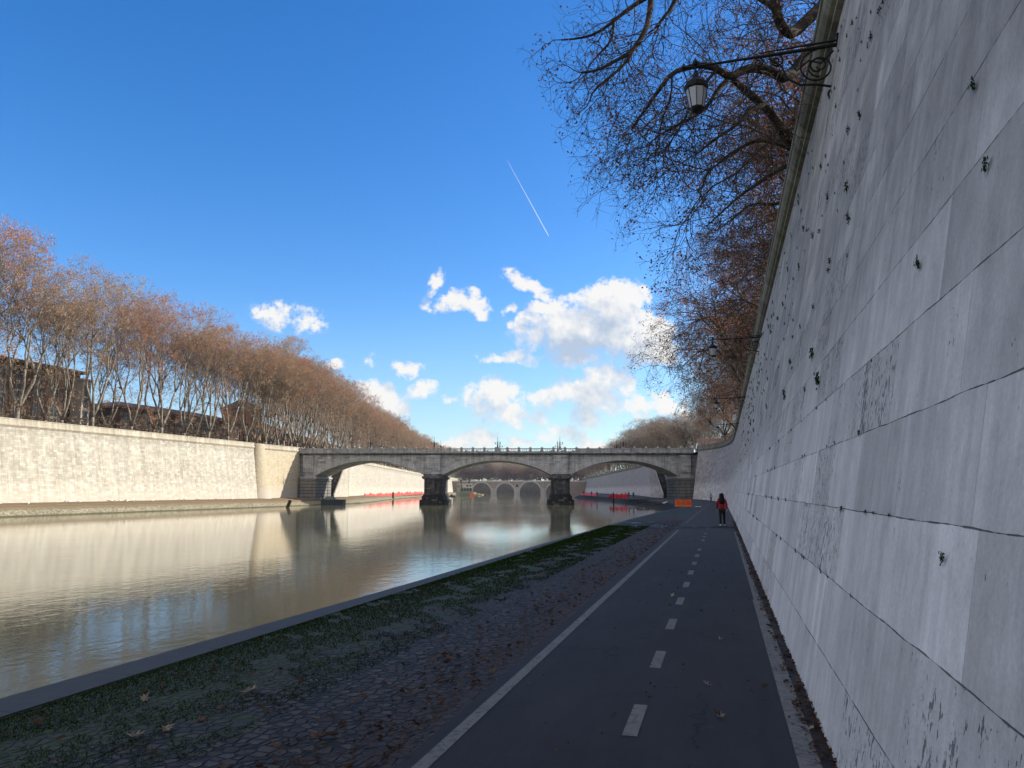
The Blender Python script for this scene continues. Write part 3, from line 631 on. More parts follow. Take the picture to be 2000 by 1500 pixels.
for y in (-.45, W_+.45):
    mb = MB(); zb = ZTOP+.5
    mb.box(XL, XR, y-.16, y+.16, zb, zb+.24); mb.box(XL, XR, y-.19, y+.19, zb+1.10, zb+1.28)
    npan = 34; wp = (XR-XL)/npan
    for i in range(npan):
        xa = XL+i*wp
        if y > 0 and i % 1: continue
        for j in range(4):
            cx = xa+.55+(wp-1.1)*(j+.5)/4+.0; r = .37
            mb.tube([(cx+r*math.cos(t*PI/6), y, zb+.67+r*1.12*math.sin(t*PI/6)) for t in range(13)], .055, 4, caps=False)
        if abs((i+.5)*wp+XL) > 21: mb.box(xa+.3, xa+wp-.3, y-.04, y+.04, zb+.24, zb+1.10)
    pa = mb.build('parapet', M['bridge'], BR)
    for i in range(npan+1):
        if ped0 is None:
            m2 = MB(); m2.box(-.34, .34, -.26, .26, 0, 1.26); m2.box(-.42, .42, -.32, .32, 1.26, 1.42); m2.lathe([(.05, 1.42), (.24, 1.46), (.26, 1.58), (.12, 1.68), (.02, 1.7)], n=8)
            o = m2.build('pedestal', M['bridge'], pa); ped0 = o
        else: o = ped0.copy(); col.objects.link(o); o.parent = pa
        o.location = (XL+i*wp, y, zb)
# lamps on the bridge
def bridge_lamp():
    r = empty('bridge_lamp', (0, 0, 0))
    mb = MB(); mb.box(-.5, .5, -.4, .4, 0, .55); mb.box(-.36, .36, -.3, .3, .55, 1.0); mb.build('plinth', M['bridge'], r)
    mb = MB(); mb.lathe([(.24, 1.), (.26, 1.25), (.12, 1.4), (.18, 1.8), (.22, 1.95), (.09, 2.1), (.07, 3.2), (.13, 3.3), (.05, 3.45), (.04, 4.4), (.1, 4.5), (.03, 4.6), (.015, 5.2)], n=10)
    for z, s in ((2.9, .5), (2.4, .4)):
        mb.tube([(-s, 0, z), (s, 0, z)], .035, 5)
    mb.build('post', M['iron'], r)
    for k in range(4):
        a = PI/2*k; c, s = math.cos(a), math.sin(a)
        mb = MB(); mb.tube([(0, 0, 2.05), (.35*c, .35*s, 1.95), (.65*c, .65*s, 2.05), (.78*c, .78*s, 2.25), (.78*c, .78*s, 2.35)], .05, 5)
        ar = mb.build('arm', M['iron'], r)
        mb = MB(); mb.lathe([(.06, 2.33), (.10, 2.36), (.17, 2.62), (.19, 2.66), (.06, 2.80), (.02, 2.9)], (.78*c, .78*s, 0), 8); mb.build('lantern', M['iron'], ar)
    return r
bl0 = None
pos_ = [('the left arch', 721), ('the left pier', 847), ('the middle arch', 972), ('the right pier', 1094), ('the right arch', 1218)]
for nm, px in pos_:
    for y, wd in ((-.45, 'near'), (W_+.45, 'far')):
        o = bl0 if bl0 is None else copy_tree(bl0)
        if o is None: o = bl0 = bridge_lamp()
        p = BR.matrix_basis @ Vector((bx(px), y, ZTOP+.5+.85)); o.location = p; o.rotation_euler = (0, 0, BR.rotation_euler.z)
        if px in (721, 1218): o.scale = (.9, .9, .72)
        tag(o, 'black iron candelabra lamp on the %s parapet over %s' % (wd, nm), 'street lamp', 'lamps on the bridge parapets')
# ------------------------------------------------------------------ stairs beyond the bridge
def stairs(xa, xb, d0, d1, z1, label, wmat, side):
    r = empty('stone_staircase', L((xa+xb)/2, d0, 0), YAW); tag(r, label, 'stairs')
    mb = MB(); n = 44; hw = abs(xb-xa)/2
    for i in range(n):
        y = (d1-d0)*i/n; z = -.45+(z1+.45)*(i+1)/n; mb.box(-hw, hw, y, d1-d0+2, (z1+.45)*(i)/n-.45 if i else -1.5, z)
    mb.build('steps', M['soot_and_shade'], r)  # dark stone stands for the shade on the risers, put into the colour
    mb = MB(); hw2 = hw+.35
    mb.add([(side*hw, -.5, -1.5), (side*hw2, -.5, -1.5), (side*hw2, -.5, .5), (side*hw, -.5, .5), (side*hw, d1-d0, -1.5), (side*hw2, d1-d0, -1.5), (side*hw2, d1-d0, z1+1.), (side*hw, d1-d0, z1+1.)],
           [(0, 1, 2, 3), (7, 6, 5, 4), (3, 2, 6, 7), (1, 5, 6, 2), (0, 3, 7, 4)]); mb.build('side_wall', wmat, r)
    mb = MB(); w0 = -side*(hw+.0); w1 = -side*(hw+9); mb.box(min(w0, w1), max(w0, w1), 3 if side > 0 else 3, d1-d0+2, -2, 12.1, 0); mb.build('back_wall', wmat, r)
stairs(44.9, 47.3, 230, 249, 12.1, 'dark stone stairs climbing the shaded wall behind the right arch', M['wall_r'], -1)
stairs(-55.9, -52.9, 230, 249, 12.1, 'grey stone stairs climbing the sunlit wall behind the left arch', M['wall_l'], 1)
# ------------------------------------------------------------------ second bridge
D2 = 732; B2 = empty('arched_bridge', L(XC(1000, D2), D2, 0), YAW); tag(B2, 'old low bridge of round arches far upstream, framed by the middle arch', 'bridge')
def b2x(px): return (px-1000)/1500*D2*.9906
sp = [(b2x(922), b2x(958.5)), (b2x(969.5), b2x(1004)), (b2x(1015.5), b2x(1056)), (b2x(1067), b2x(1101))]
mb0 = MB()
for i, (a, b) in enumerate(sp): span(a, b, -1.2, (b-a)*.5-.2, 9.3, 9., M['far_bridge'], M['far_trim'], B2, 1.2, 24, .15, 24)
edges = [b2x(880)]+[q for s_ in sp for q in s_]+[b2x(1180)]
for i in range(0, len(edges), 2):
    a, b = edges[i], edges[i+1]; mb = MB(); mb.box(a, b, 0, 9, -3, 9.3); p = mb.build('pier', M['far_bridge'], B2)
    if 0 < i < len(edges)-2:
        c = (a+b)/2; mb = MB(); mb.prism([(a, 0), (c, -3.5), (b, 0)], -3, 3.4, 0, .96); mb.build('cutwater', M['far_trim'], p)
mb = MB(); c = (sp[1][1]+sp[2][0])/2; mb.tube([(c+1.9*math.cos(t*PI/8), -.15, 5.9+1.9*math.sin(t*PI/8)) for t in range(17)], .35, 6, caps=False); mb.build('oculus_rim', M['far_trim'], B2)
mb = MB(); mb.tube([(c, -.05, 5.9), (c, .1, 5.9)], 1.7, 20); mb.build('oculus', M['window'], B2)
mb = MB(); mb.box(b2x(880), b2x(1180), -.5, 9.5, 9.3, 9.7); mb.box(b2x(880), b2x(1180), -.35, 0, 9.7, 10.6); mb.box(b2x(880), b2x(1180), 9, 9.35, 9.7, 10.6); mb.build('parapet', M['far_trim'], B2)
# ------------------------------------------------------------------ trees
def vadd(a, b): return (a[0]+b[0], a[1]+b[1], a[2]+b[2])
def vsc(a, s): return (a[0]*s, a[1]*s, a[2]*s)
def vn(a):
    l = math.sqrt(a[0]*a[0]+a[1]*a[1]+a[2]*a[2]) or 1; return (a[0]/l, a[1]/l, a[2]/l)
class Tree:
    def __init__(s, seed): s.r = random.Random(seed); s.poly = []; s.seg = []; s.leaf = []
    def rv(s): return (s.r.gauss(0, 1), s.r.gauss(0, 1), s.r.gauss(0, 1))
    def line(s, p, d, ln, r0, r1, n, wob, trop, keep):
        pts = [p]; rad = [r0]
        for i in range(n):
            d = vn(vadd(vadd(d, vsc(s.rv(), wob)), (0, 0, trop)))
            p = vadd(p, vsc(d, ln/n)); pts.append(p); rad.append(r0+(r1-r0)*(i+1)/n)
        if keep: s.poly.append((pts, rad))
        else:
            for i in range(n): s.seg.append((pts[i], pts[i+1], rad[i], rad[i+1]))
        return pts, d
    def split(s, d, ang):
        o = vn(s.rv()); dt = o[0]*d[0]+o[1]*d[1]+o[2]*d[2]; o = vn((o[0]-d[0]*dt, o[1]-d[1]*dt, o[2]-d[2]*dt))
        return vn(vadd(vsc(d, math.cos(ang)), vsc(o, math.sin(ang))))
    def grow(s, p, d, lv, P):
        r = s.r; L_ = P['len'][lv]*r.uniform(.75, 1.25); last = lv == len(P['len'])-1
        r0 = P['rad'][lv]; r1 = P['rad'][lv+1] if not last else r0*.5
        n = P['seg'][lv]
        pts, d2 = s.line(p, d, L_, r0*r.uniform(.85, 1.1), r1, n, P['wob'][lv], P['trop'][lv], lv <= P['keep'])
        if last:
            for q in pts[1:]:
                if r.random() < P['leaf']: s.leaf.append(q)
            return
        k = P['n'][lv]; k = int(k)+(r.random() < k-int(k))
        a0 = r.uniform(0, 6.28)
        for i in range(k):
            if lv <= 1 and P.get('fan', True):      # limbs spread evenly round the fork
                a = a0+2*PI*i/k+r.uniform(-.4, .4); an = P['ang'][lv]*r.uniform(.7, 1.3)
                e = (math.sin(an)*math.cos(a), math.sin(an)*math.sin(a), math.cos(an)); dd = vn(vadd(vsc(d2, .7 if lv else .2), e))
            else: dd = s.split(d2, P['ang'][lv]*r.uniform(.5, 1.35))
            s.grow(pts[-1], dd, lv+1, P)
        # side shoots
        for i in range(int(P['side'][lv]+r.random())):
            q = pts[r.randint(1, len(pts)-1)]; t = r.random(); q0 = pts[max(0, pts.index(q)-1)]; q = vadd(vsc(q, t), vsc(q0, 1-t))
            s.grow(q, s.split(d2, r.uniform(.6, 1.3)), max(lv+2, len(P['len'])-P.get('shoot', 3)) if lv+2 < len(P['len']) else lv+1, P)
    def meshes(s, name, bark, twig, leaf, lsize, parent, nleaf=None, lspread=.25):
        mb = MB()
        for pts, rad in s.poly: mb.tube(pts, rad, 7 if rad[0] > .12 else 5 if rad[0] > .05 else 4)
        me = bpy.data.meshes.new('trunk'); me.from_pydata(mb.v, [], mb.f); me.materials.append(bark)
        me.polygons.foreach_set('use_smooth', [True]*len(me.polygons))
        tr = bpy.data.objects.new('trunk', me); col.objects.link(tr); tr.parent = parent
        rs = np.random.RandomState(s.r.randint(0, 99999))
        S = np.array([[*a, *b, c, d] for a, b, c, d in s.seg]); n = len(S)
        p0, p1 = S[:, :3], S[:, 3:6]; t = p1-p0; t /= np.linalg.norm(t, axis=1)[:, None]+1e-9
        ref = np.where(np.abs(t[:, 2:3]) < .9, np.array([[0, 0, 1.]]), np.array([[1., 0, 0]])); u = np.cross(t, ref); u /= np.linalg.norm(u, axis=1)[:, None]; v = np.cross(t, u)
        V = []
        for (pp, rr) in ((p0, S[:, 6]), (p1, S[:, 7])):
            for k in range(3):
                a = 2*PI*k/3; V.append(pp+(u*math.cos(a)+v*math.sin(a))*rr[:, None])
        V = np.stack(V, 1).reshape(-1, 3); base = np.arange(n)[:, None]*6
        F = np.concatenate([base+np.array([[k, (k+1) % 3, 3+(k+1) % 3, 3+k]]) for k in range(3)], 0)
        Lf = np.array(s.leaf) if s.leaf else np.zeros((1, 3))
        if nleaf: Lf = Lf[rs.randint(0, len(Lf), nleaf)]
        Lf = Lf+rs.normal(0, lspread, Lf.shape); m = len(Lf)
        a = rs.normal(size=(m, 3)); a /= np.linalg.norm(a, axis=1)[:, None]; b = rs.normal(size=(m, 3)); b -= a*(a*b).sum(1)[:, None]; b /= np.linalg.norm(b, axis=1)[:, None]
        sz = lsize*rs.uniform(.6, 1.4, (m, 1)); LV = np.stack([Lf-a*sz, Lf-b*sz*.7, Lf+a*sz, Lf+b*sz*.7], 1).reshape(-1, 3)
        LF = np.arange(m)[:, None]*4+np.array([[0, 1, 2, 3]])+len(V)
        AV = np.concatenate([V, LV]); AF = np.concatenate([F, LF])
        me = bpy.data.meshes.new('crown'); me.vertices.add(len(AV)); me.vertices.foreach_set('co', AV.ravel())
        me.loops.add(AF.size); me.loops.foreach_set('vertex_index', AF.ravel().astype(np.int32)); me.polygons.add(len(AF))
        me.polygons.foreach_set('loop_start', np.arange(len(AF), dtype=np.int32)*4); me.polygons.foreach_set('loop_total', np.full(len(AF), 4, np.int32))
        me.materials.append(twig); me.materials.append(leaf)
        me.polygons.foreach_set('material_index', np.concatenate([np.zeros(len(F), np.int32), np.ones(m, np.int32)]))
        me.update(calc_edges=True); me.validate()
        o = bpy.data.objects.new('crown', me); col.objects.link(o); o.parent = parent
        return tr, o
#            trunk limb  fork  branch ...
PL = dict(len=[3.6, 5.6, 5.4, 4.2, 3.2, 2.3, 1.5, .95], rad=[.44, .27, .17, .10, .05, .028, .016, .011], seg=[4, 5, 5, 4, 3, 3, 2, 2],
          wob=[.05, .10, .11, .12, .14, .16, .2, .25], trop=[.1, .16, .13, .09, .06, .03, .0, -.04], n=[3.2, 2.3, 2.4, 2.7, 2.8, 3., 3.], ang=[.6, .42, .46, .54, .6, .68, .78], side=[0, 2.2, 2.4, 2.0, 1.7, 1.0, 0], keep=4, leaf=.5)
def make_tree(seed, P, bark, twig, leaf, lsize, nleaf, d0=(0, 0, 1)):
    T = Tree(seed); T.grow((0, 0, -.5), d0, 0, P)
    root = empty('plane_tree', (0, 0, 0)); T.meshes('t', bark, twig, leaf, lsize, root, nleaf); return root
protoL = [make_tree(11+i*7, PL, M['bark_l'], M['twig'], lf, .105, 10500) for i, lf in enumerate((M['leaf_l'], M['leaf_o'], M['leaf_l'], M['leaf_l']))]
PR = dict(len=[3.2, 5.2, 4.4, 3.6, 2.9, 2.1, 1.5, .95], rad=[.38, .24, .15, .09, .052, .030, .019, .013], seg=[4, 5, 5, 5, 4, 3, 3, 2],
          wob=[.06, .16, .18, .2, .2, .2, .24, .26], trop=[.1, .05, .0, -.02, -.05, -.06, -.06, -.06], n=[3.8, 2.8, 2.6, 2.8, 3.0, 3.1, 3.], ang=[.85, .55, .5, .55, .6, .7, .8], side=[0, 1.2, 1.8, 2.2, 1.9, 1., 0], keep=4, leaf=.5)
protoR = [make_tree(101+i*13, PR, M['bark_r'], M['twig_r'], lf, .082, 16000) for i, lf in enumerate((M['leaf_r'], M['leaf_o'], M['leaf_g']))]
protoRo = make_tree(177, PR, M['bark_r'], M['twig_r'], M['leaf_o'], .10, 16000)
protoB = [make_tree(301+i*5, PL, M['bark_l'], M['twig'], M['leaf_g'], .10, 5000) for i in range(2)]
used = set()
rt = random.Random(77)
def plant_tree(proto, loc, s, label, group, sz=None, rz=None):
    o = proto if proto.name not in used else copy_tree(proto); used.add(proto.name)
    o.location = loc; o.rotation_euler = (0, 0, rt.uniform(0, 6.28) if rz is None else rz); o.scale = (s, s, s*(sz or 1)); tag(o, label, 'tree', group); return o
ordn = ['first', 'second', 'third', 'fourth', 'fifth', 'sixth', 'seventh', 'eighth', 'ninth', 'tenth', 'eleventh', 'twelfth', 'thirteenth', 'fourteenth', 'fifteenth', 'sixteenth']
# front row on the left wall
def left_line(px, off):
    """street-level point behind the left wall seen in direction px"""
    k = (px-1000)/1500*.9906
    # wall line (xc = -81.7 + (d-121)*.268) minus the offset
    d = (-81.7-121*.268-off)/(k-.268); return k*d, d
FR = [(-95, 1.12), (22, 1.14), (112, 1.02), (170, 1.1), (248, 1.04), (308, 1.08), (352, 1.05), (400, 1.1), (440, 1.02), (476, 1.06), (512, 1.0), (540, 1.04), (566, 1.0)]
for i, (px, s) in enumerate(FR):
    xc, d = left_line(px, 4.5 if i % 2 else 5.5)
    plant_tree(protoL[(i*3+1) % 4 if i not in (5, 8) else 1], L(xc, d, 12.1), s*rt.uniform(.92, 1.13), '%s bare plane tree from the left, in the front row above the sunlit wall' % ordn[i], 'plane trees above the left wall', 1.08)
for i, px in enumerate((-70, 75, 200, 290, 375, 440, 495, 530)):
    xc, d = left_line(px, 13)
    plant_tree(protoL[(i*2) % 4], L(xc, d, 12.1), rt.uniform(.85, 1.08), 'russet plane tree in the back row behind those on the left wall', 'back row of plane trees on the left bank', 1.05)
# left bank beyond the bridge
def polyat(P, dist):
    for a, b in zip(P, P[1:]):
        l = math.dist(a, b)
        if dist <= l: t = dist/l; return (a[0]+(b[0]-a[0])*t, a[1]+(b[1]-a[1])*t), ((b[0]-a[0])/l, (b[1]-a[1])/l)
        dist -= l
    return None
d_ = -14; i = 0; P_ = [tuple(L(-57.5, 218)[:2])]+FLT[1:]
while d_ < 700:
    q = polyat(P_, max(d_, 0))
    if q is None: break
    (x, y), t = q
    for row, off in enumerate((5, 13)):
        ox, oy = -t[1]*-1, t[0]*-1    # to the left of the wall
        X_, Y_ = x-abs(t[1])*off, y-t[0]*off*0+(d_ if d_ < 0 else 0)
        if d_ < 520 or row == 0:
            plant_tree((protoL+protoB)[(i*2+row) % 5], (X_, Y_+row*4, 12.1), rt.uniform(.95, 1.12), 'brown winter plane tree in the long row on the left bank past the bridge', 'plane trees on the left bank beyond the bridge', 1.05)
    i += 1; d_ += 8.5 if d_ < 250 else 11
# right bank, near: crowns leaning over the parapet
for i, (x, y, s, k) in enumerate([(8.0, 37, .76, 0), (8.0, 47.5, .80, 1), (7.6, 58, .86, 0), (7.4, 69, .9, 2), (6.8, 80, .95, 1), (6.5, 92, .98, 0), (6.2, 104, 1.02, 1), (6.5, 117, 1.0, 2), (6.4, 130, 1.0, 0), (6.2, 144, 1.0, 1), (6., 158, 1., 3), (4.5, 174, .95, 2), (1.5, 192, .8, 3)]):
    pr = protoRo if k == 3 else protoR[k]
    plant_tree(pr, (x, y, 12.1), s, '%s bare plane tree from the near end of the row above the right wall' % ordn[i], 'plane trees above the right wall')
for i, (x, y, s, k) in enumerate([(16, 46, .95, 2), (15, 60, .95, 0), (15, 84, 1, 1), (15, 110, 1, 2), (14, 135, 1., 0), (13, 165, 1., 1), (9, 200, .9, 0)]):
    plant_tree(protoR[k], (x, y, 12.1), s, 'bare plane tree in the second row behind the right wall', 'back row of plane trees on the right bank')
# right bank beyond the bridge
d_ = 2; i = 0; P_ = [tuple(L(52, 226)[:2])]+FRT[1:]
while d_ < 620:
    q = polyat(P_, d_)
    if q is None: break
    (x, y), t = q
    for row, off in enumerate((5, 14)):
        if row == 1 and d_ > 300: continue
        plant_tree((protoB+[protoR[2]])[(i+row) % 3], (x+off, y+row*5, 12.1), rt.uniform(.62, .8) if d_ < 120 else rt.uniform(.85, 1.0), 'greyish bare tree in the long row on the right bank past the bridge', 'trees on the right bank beyond the bridge', .92)
    i += 1; d_ += 11
# behind the far bridge
for i in range(66):
    px = 888+(i % 33)*7.6+rt.uniform(-3, 3); d = (815 if i < 33 else 850)+rt.uniform(-8, 20)
    plant_tree((protoB+protoR+protoL[:1])[i % 6], LP(px, d, 9. if i < 33 else 11.), rt.uniform(.85, 1.15), 'hazy bare tree behind the old low bridge far upstream', 'far trees behind the second bridge')
# nearest tree: the limbs that hang over the lamp are laid out one by one
def near_tree():
    T = Tree(5); base = Vector((6.2, 26.5, 12.1)); root = empty('plane_tree', base)
    tag(root, 'nearest bare plane tree, dark limbs hanging over the wall lamp', 'tree', 'plane trees above the right wall')
    tk = [Vector((0, 0, -.5)), Vector((.05, -.1, 1.5)), Vector((.1, -.25, 3.2)), Vector((0, -.4, 4.6))]
    T.poly.append(([tuple(p) for p in tk], [.42, .38, .33, .3]))
    # px, py, forward distance
    limbs = [
        ([(1650, -60, 23.5), (1612, 8, 22.5), (1575, 40, 22), (1548, 68, 21.5), (1530, 58, 21.2), (1518, 30, 21), (1512, -10, 21), (1500, -80, 21)], .17, .10),
        ([(1640, 20, 23), (1602, 78, 22), (1572, 112, 21.4), (1537, 156, 21), (1512, 142, 20.8), (1480, 131, 20.6), (1452, 136, 20.4), (1425, 153, 20.2), (1402, 134, 20), (1372, 126, 20), (1345, 131, 20), (1312, 142, 19.8), (1290, 172, 19.6), (1262, 212, 19.4), (1235, 250, 19.2)], .17, .025),
        ([(1585, 320, 27), (1556, 288, 26), (1530, 262, 25.5), (1512, 226, 25), (1485, 200, 24.6), (1455, 176, 24.2), (1432, 155, 24), (1405, 135, 23.6)], .19, .07),
        ([(1490, 205, 24.6), (1462, 215, 24.2), (1440, 245, 24), (1400, 268, 23.8), (1362, 300, 23.6)], .09, .02),
        ([(1425, 153, 22.2), (1400, 175, 22), (1382, 210, 21.8), (1345, 235, 21.6), (1300, 255, 21.4), (1262, 285, 21.2)], .07, .015),
        ([(1285, -90, 19), (1272, -20, 18.8), (1268, 40, 18.6), (1250, 80, 18.4), (1233, 103, 18.3), (1200, 120, 18.2), (1168, 138, 18.1), (1135, 142, 18.)], .085, .022),
        ([(1233, 103, 18.3), (1220, 128, 18.2), (1185, 155, 18.1), (1158, 178, 18), (1152, 196, 18)], .04, .015),
        ([(1270, -10, 18.8), (1230, 15, 18.6), (1200, 40, 18.5), (1165, 66, 18.4), (1132, 75, 18.3), (1096, 78, 18.2)], .06, .015),
        ([(1345, -110, 19.5), (1330, -40, 19.3), (1315, 15, 19.2), (1290, 40, 19), (1285, 55, 19)], .09, .02),
        ([(1555, 295, 29), (1520, 280, 28.6), (1480, 272, 28.2), (1440, 290, 28), (1400, 320, 27.8), (1372, 350, 27.6)], .08, .02),
        ([(1548, 318, 33), (1510, 338, 32.5), (1475, 362, 32), (1450, 378, 32), (1420, 405, 31.6), (1382, 440, 31.2)], .10, .02),
        ([(1530, 395, 38), (1505, 400, 37.5), (1470, 395, 37), (1440, 420, 36.6), (1400, 450, 36)], .08, .02),
        ([(1600, -150, 20), (1500, -120, 19.5), (1420, -90, 19), (1345, -110, 19.5), (1285, -90, 19)], .15, .09),
        ([(1700, -200, 21), (1640, -170, 20.6), (1600, -150, 20)], .2, .15),
        ([(1518, 20, 21), (1480, -5, 20.8), (1440, -30, 20.6), (1400, -20, 20.4)], .08, .03),
        ([(1402, 134, 20), (1375, 165, 20), (1350, 200, 20), (1335, 240, 20), (1300, 290, 19.8)], .045, .012),
        ([(1312, 142, 19.8), (1312, 190, 19.7), (1292, 230, 19.6), (1288, 285, 19.5)], .035, .01),
        ([(1200, 40, 18.5), (1195, 80, 18.4), (1170, 105, 18.3), (1150, 130, 18.2)], .03, .01),
    ]
    PN = dict(len=[1.7, 1.2, .8, .55], rad=[.020, .011, .0065, .0045, .003], seg=[7, 5, 4, 3], wob=[.26, .28, .32, .36], trop=[-.03, -.05, -.05, -.04], n=[2.5, 2.9, 2.9], ang=[.6, .7, .8], side=[2.4, 2.2, 0], keep=-1, leaf=.16, fan=False, shoot=2)
    LEN0 = list(PN['len'])
    def proj_px(q): return 1000+1500*(q.x*CY+q.y*SY)/((q.y*CY-q.x*SY)*math.cos(PITCH)+(q.z-CAMH)*math.sin(PITCH))
    for pts, r0, r1 in limbs:
        r0 *= 1.3; r1 *= 1.25
        W = [PXY(*p)-base for p in pts]; n = len(W)
        # round the polyline a little
        Q = [W[0]]
        for a, b in zip(W, W[1:]): Q += [a.lerp(b, .3), a.lerp(b, .7)]
        Q.append(W[-1]); rad = [r0+(r1-r0)*(i/(len(Q)-1))**.8 for i in range(len(Q))]
        T.poly.append(([tuple(p) for p in Q], rad))
        tot = sum((b-a).length for a, b in zip(Q, Q[1:])); nb = int(tot*2.9*(1.3 if r0 < .1 else 1.))
        for _ in range(nb):
            i = T.r.randint(len(Q)//5, len(Q)-2); t = T.r.random(); p = Q[i].lerp(Q[i+1], t); d = (Q[i+1]-Q[i]).normalized()
            PN['len'] = [q*(.22+1.0*max(0, min(1, (proj_px(p+base)-1090)/330))) for q in LEN0]; T.grow(tuple(p), T.split(tuple(d), T.r.uniform(.5, 1.2)), 0 if T.r.random() < .62 else 1, PN)
        PN['len'] = [q*.35 for q in LEN0]; T.grow(tuple(Q[-1]), tuple((Q[-1]-Q[-2]).normalized()), 0, PN)
    # join the laid-out limbs to the trunk behind the wall
    for tgt in (PXY(1650, -60, 23.5), PXY(1640, 20, 23), PXY(1585, 320, 27), PXY(1700, -200, 21)):
        e = tgt-base; T.poly.append(([tuple(tk[3]), tuple(tk[3].lerp(e, .5)+Vector((.3, 0, .4))), tuple(e)], [.28, .24, .18]))
    for tgt, s0 in ((PXY(1548, 318, 33), (0, 0, 3)), (PXY(1530, 395, 38), (0, 0, 3)), (PXY(1555, 295, 29), (0, 0, 3.5))):
        e = tgt-base; a = Vector(s0); T.poly.append(([tuple(a), tuple(a.lerp(e, .6)), tuple(e)], [.2, .15, .1]))
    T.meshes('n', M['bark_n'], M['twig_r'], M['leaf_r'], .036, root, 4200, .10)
near_tree()
# ------------------------------------------------------------------ buildings
def building(pa, pb, depth, z1, mat, label, wins, roofmat=None, eave=.8, surround=None, name='building', wsize=(1.3, 2.2)):
    z0 = 12.1; c_ = (pa+pb)/2; r = empty(name, (c_.x, c_.y, z0), math.atan2(pb.y-pa.y, pb.x-pa.x)); tag(r, label, 'building'); w_ = (pb-pa).length/2
    mb = MB(); mb.box(-w_, w_, 0, depth, -1, z1-z0); wl = mb.build('wall', mat, r)
    mb = MB(); h = z1-z0; mb.box(-w_-eave, w_+eave, -eave, depth+eave, h, h+.45)
    if roofmat: 
        mb.add([(-w_-eave, -eave, h+.45), (w_+eave, -eave, h+.45), (w_+eave, depth+eave, h+.45), (-w_-eave, depth+eave, h+.45), (-w_*.6, depth/2, h+3), (w_*.6, depth/2, h+3)], [(0, 1, 5, 4), (1, 2, 5), (2, 3, 4, 5), (3, 0, 4)])
    mb.build('roof', roofmat or mat, r)
    nx, nz = wins
    for i in range(nx):
        for j in range(nz):
            cx = -w_+(i+.5)*2*w_/nx; cz = 1.6+(j+.5)*(h-2.4)/nz
            if surround:
                m2 = MB(); a, b = wsize[0]/2, wsize[1]/2
                m2.box(cx-a-.2, cx+a+.2, -.12, .0, cz-b-.2, cz-b); m2.box(cx-a-.2, cx+a+.2, -.12, .0, cz+b, cz+b+.25); m2.box(cx-a-.2, cx-a, -.12, .0, cz-b, cz+b); m2.box(cx+a, cx+a+.2, -.12, 0, cz-b, cz+b)
                m2.box(cx-.04, cx+.04, -.06, -.025, cz-b, cz+b); m2.box(cx-a, cx+a, -.055, -.028, cz+.2, cz+.28)
                f = m2.build('window', surround, r)
            else: f = r
            m2 = MB(); m2.box(cx-wsize[0]/2, cx+wsize[0]/2, -.02, .3, cz-wsize[1]/2, cz+wsize[1]/2); m2.build('pane' if surround else 'window', M['window'], f)
    return r
def ll(px, off): xc, d = left_line(px, off); return L(xc, d)
building(ll(-330, 25), ll(140, 25), 22, 27, M['brown'], 'tall brown palace behind the leftmost plane trees', (11, 4), M['roof'], 1.2, M['shutter'], wsize=(1.5, 2.6))
building(ll(146, 22), ll(163, 22), 12, 25.2, M['greyrender'], 'narrow grey tower block at the right end of the brown palace', (1, 4), None, .3)
building(ll(225, 25), ll(478, 25), 20, 20.8, M['brick'], 'long low dark red building behind the middle of the left tree row', (14, 2), M['roof'], 1.0, M['shutter'])
building(ll(484, 23), ll(505, 23), 10, 25.5, M['ochre'], 'narrow orange house with pale windows behind the left trees', (3, 3), M['roof'], .5, M['shutter'])
building(ll(510, 25), ll(545, 25), 12, 20.2, M['brown'], 'brown tile-roofed house behind the trees near the bridge', (6, 2), M['roof'], .6, M['shutter'])
building(L(-90, 265), L(-92, 330), 20, 24, M['brick'], 'brick building behind the left trees just past the bridge', (12, 2), M['roof'], .8, M['shutter'])
building(L(-93, 345), L(-95, 440), 20, 25, M['ochre'], 'orange building behind the left trees well past the bridge', (14, 3), M['roof'], .8, M['shutter'])
building(L(57, 236), L(70, 232), 14, 17.0, M['pink'], 'pinkish plastered house behind the trees where the right wall bends', (4, 1), None, .25, M['shutter'], wsize=(.9, 1.4))
building(L(76, 262), L(92, 262), 14, 20.5, M['greyrender'], 'pale grey house behind the right bank trees past the bridge', (6, 2), M['roof'], .5, M['shutter'])
building(LP(984, 860), LP(991, 860), 10, 24, M['white'], 'small white building among far trees, left of centre behind the old bridge', (2, 3), None, .3)
building(LP(1022, 860), LP(1036, 860), 10, 23, M['shutter'], 'wide pale building among the far trees behind the old bridge', (4, 3), M['roof'], .3)
# embankment railings / hedge behind left trees
mb = MB(); rg = random.Random(3)
def hedge(P, label, h=2.4, wdt=1.6, mat=None, big=1.):
    mb = MB(); rg = random.Random(len(label)); o = Vector(P[0])
    for a, b in zip(P, P[1:]):
        a = Vector(a); b = Vector(b); l = (b-a).length
        for k in range(int(l*26)):
            q = a.lerp(b, rg.random()); e = Vector((rg.uniform(-wdt/2, wdt/2), rg.uniform(-wdt/2, wdt/2), h*rg.random()**.7)); s = rg.uniform(.12, .28)*big
            u = Vector((rg.gauss(0, 1), rg.gauss(0, 1), rg.gauss(0, 1))).normalized(); v = u.orthogonal().normalized(); c = q+e-o
            mb.add([c-u*s, c-v*s, c+u*s, c+v*s], [(0, 1, 2, 3)])
    ob = mb.build('hedge', mat or M['leaf_g']); ob.location = o; tag(ob, label, 'hedge')
hedge([L(-94, 128, 12.1), L(-72, 196, 12.1)], 'brown leafy brush between the tree trunks above the long sunlit wall', 4.2, 3., M['leaf_g'])
hedge([LP(905, 812, 12.1), LP(1150, 812, 12.1)], 'grey-brown bushes on the far bank above the old low bridge', 9., 5., M['leaf_r'], 4.5)
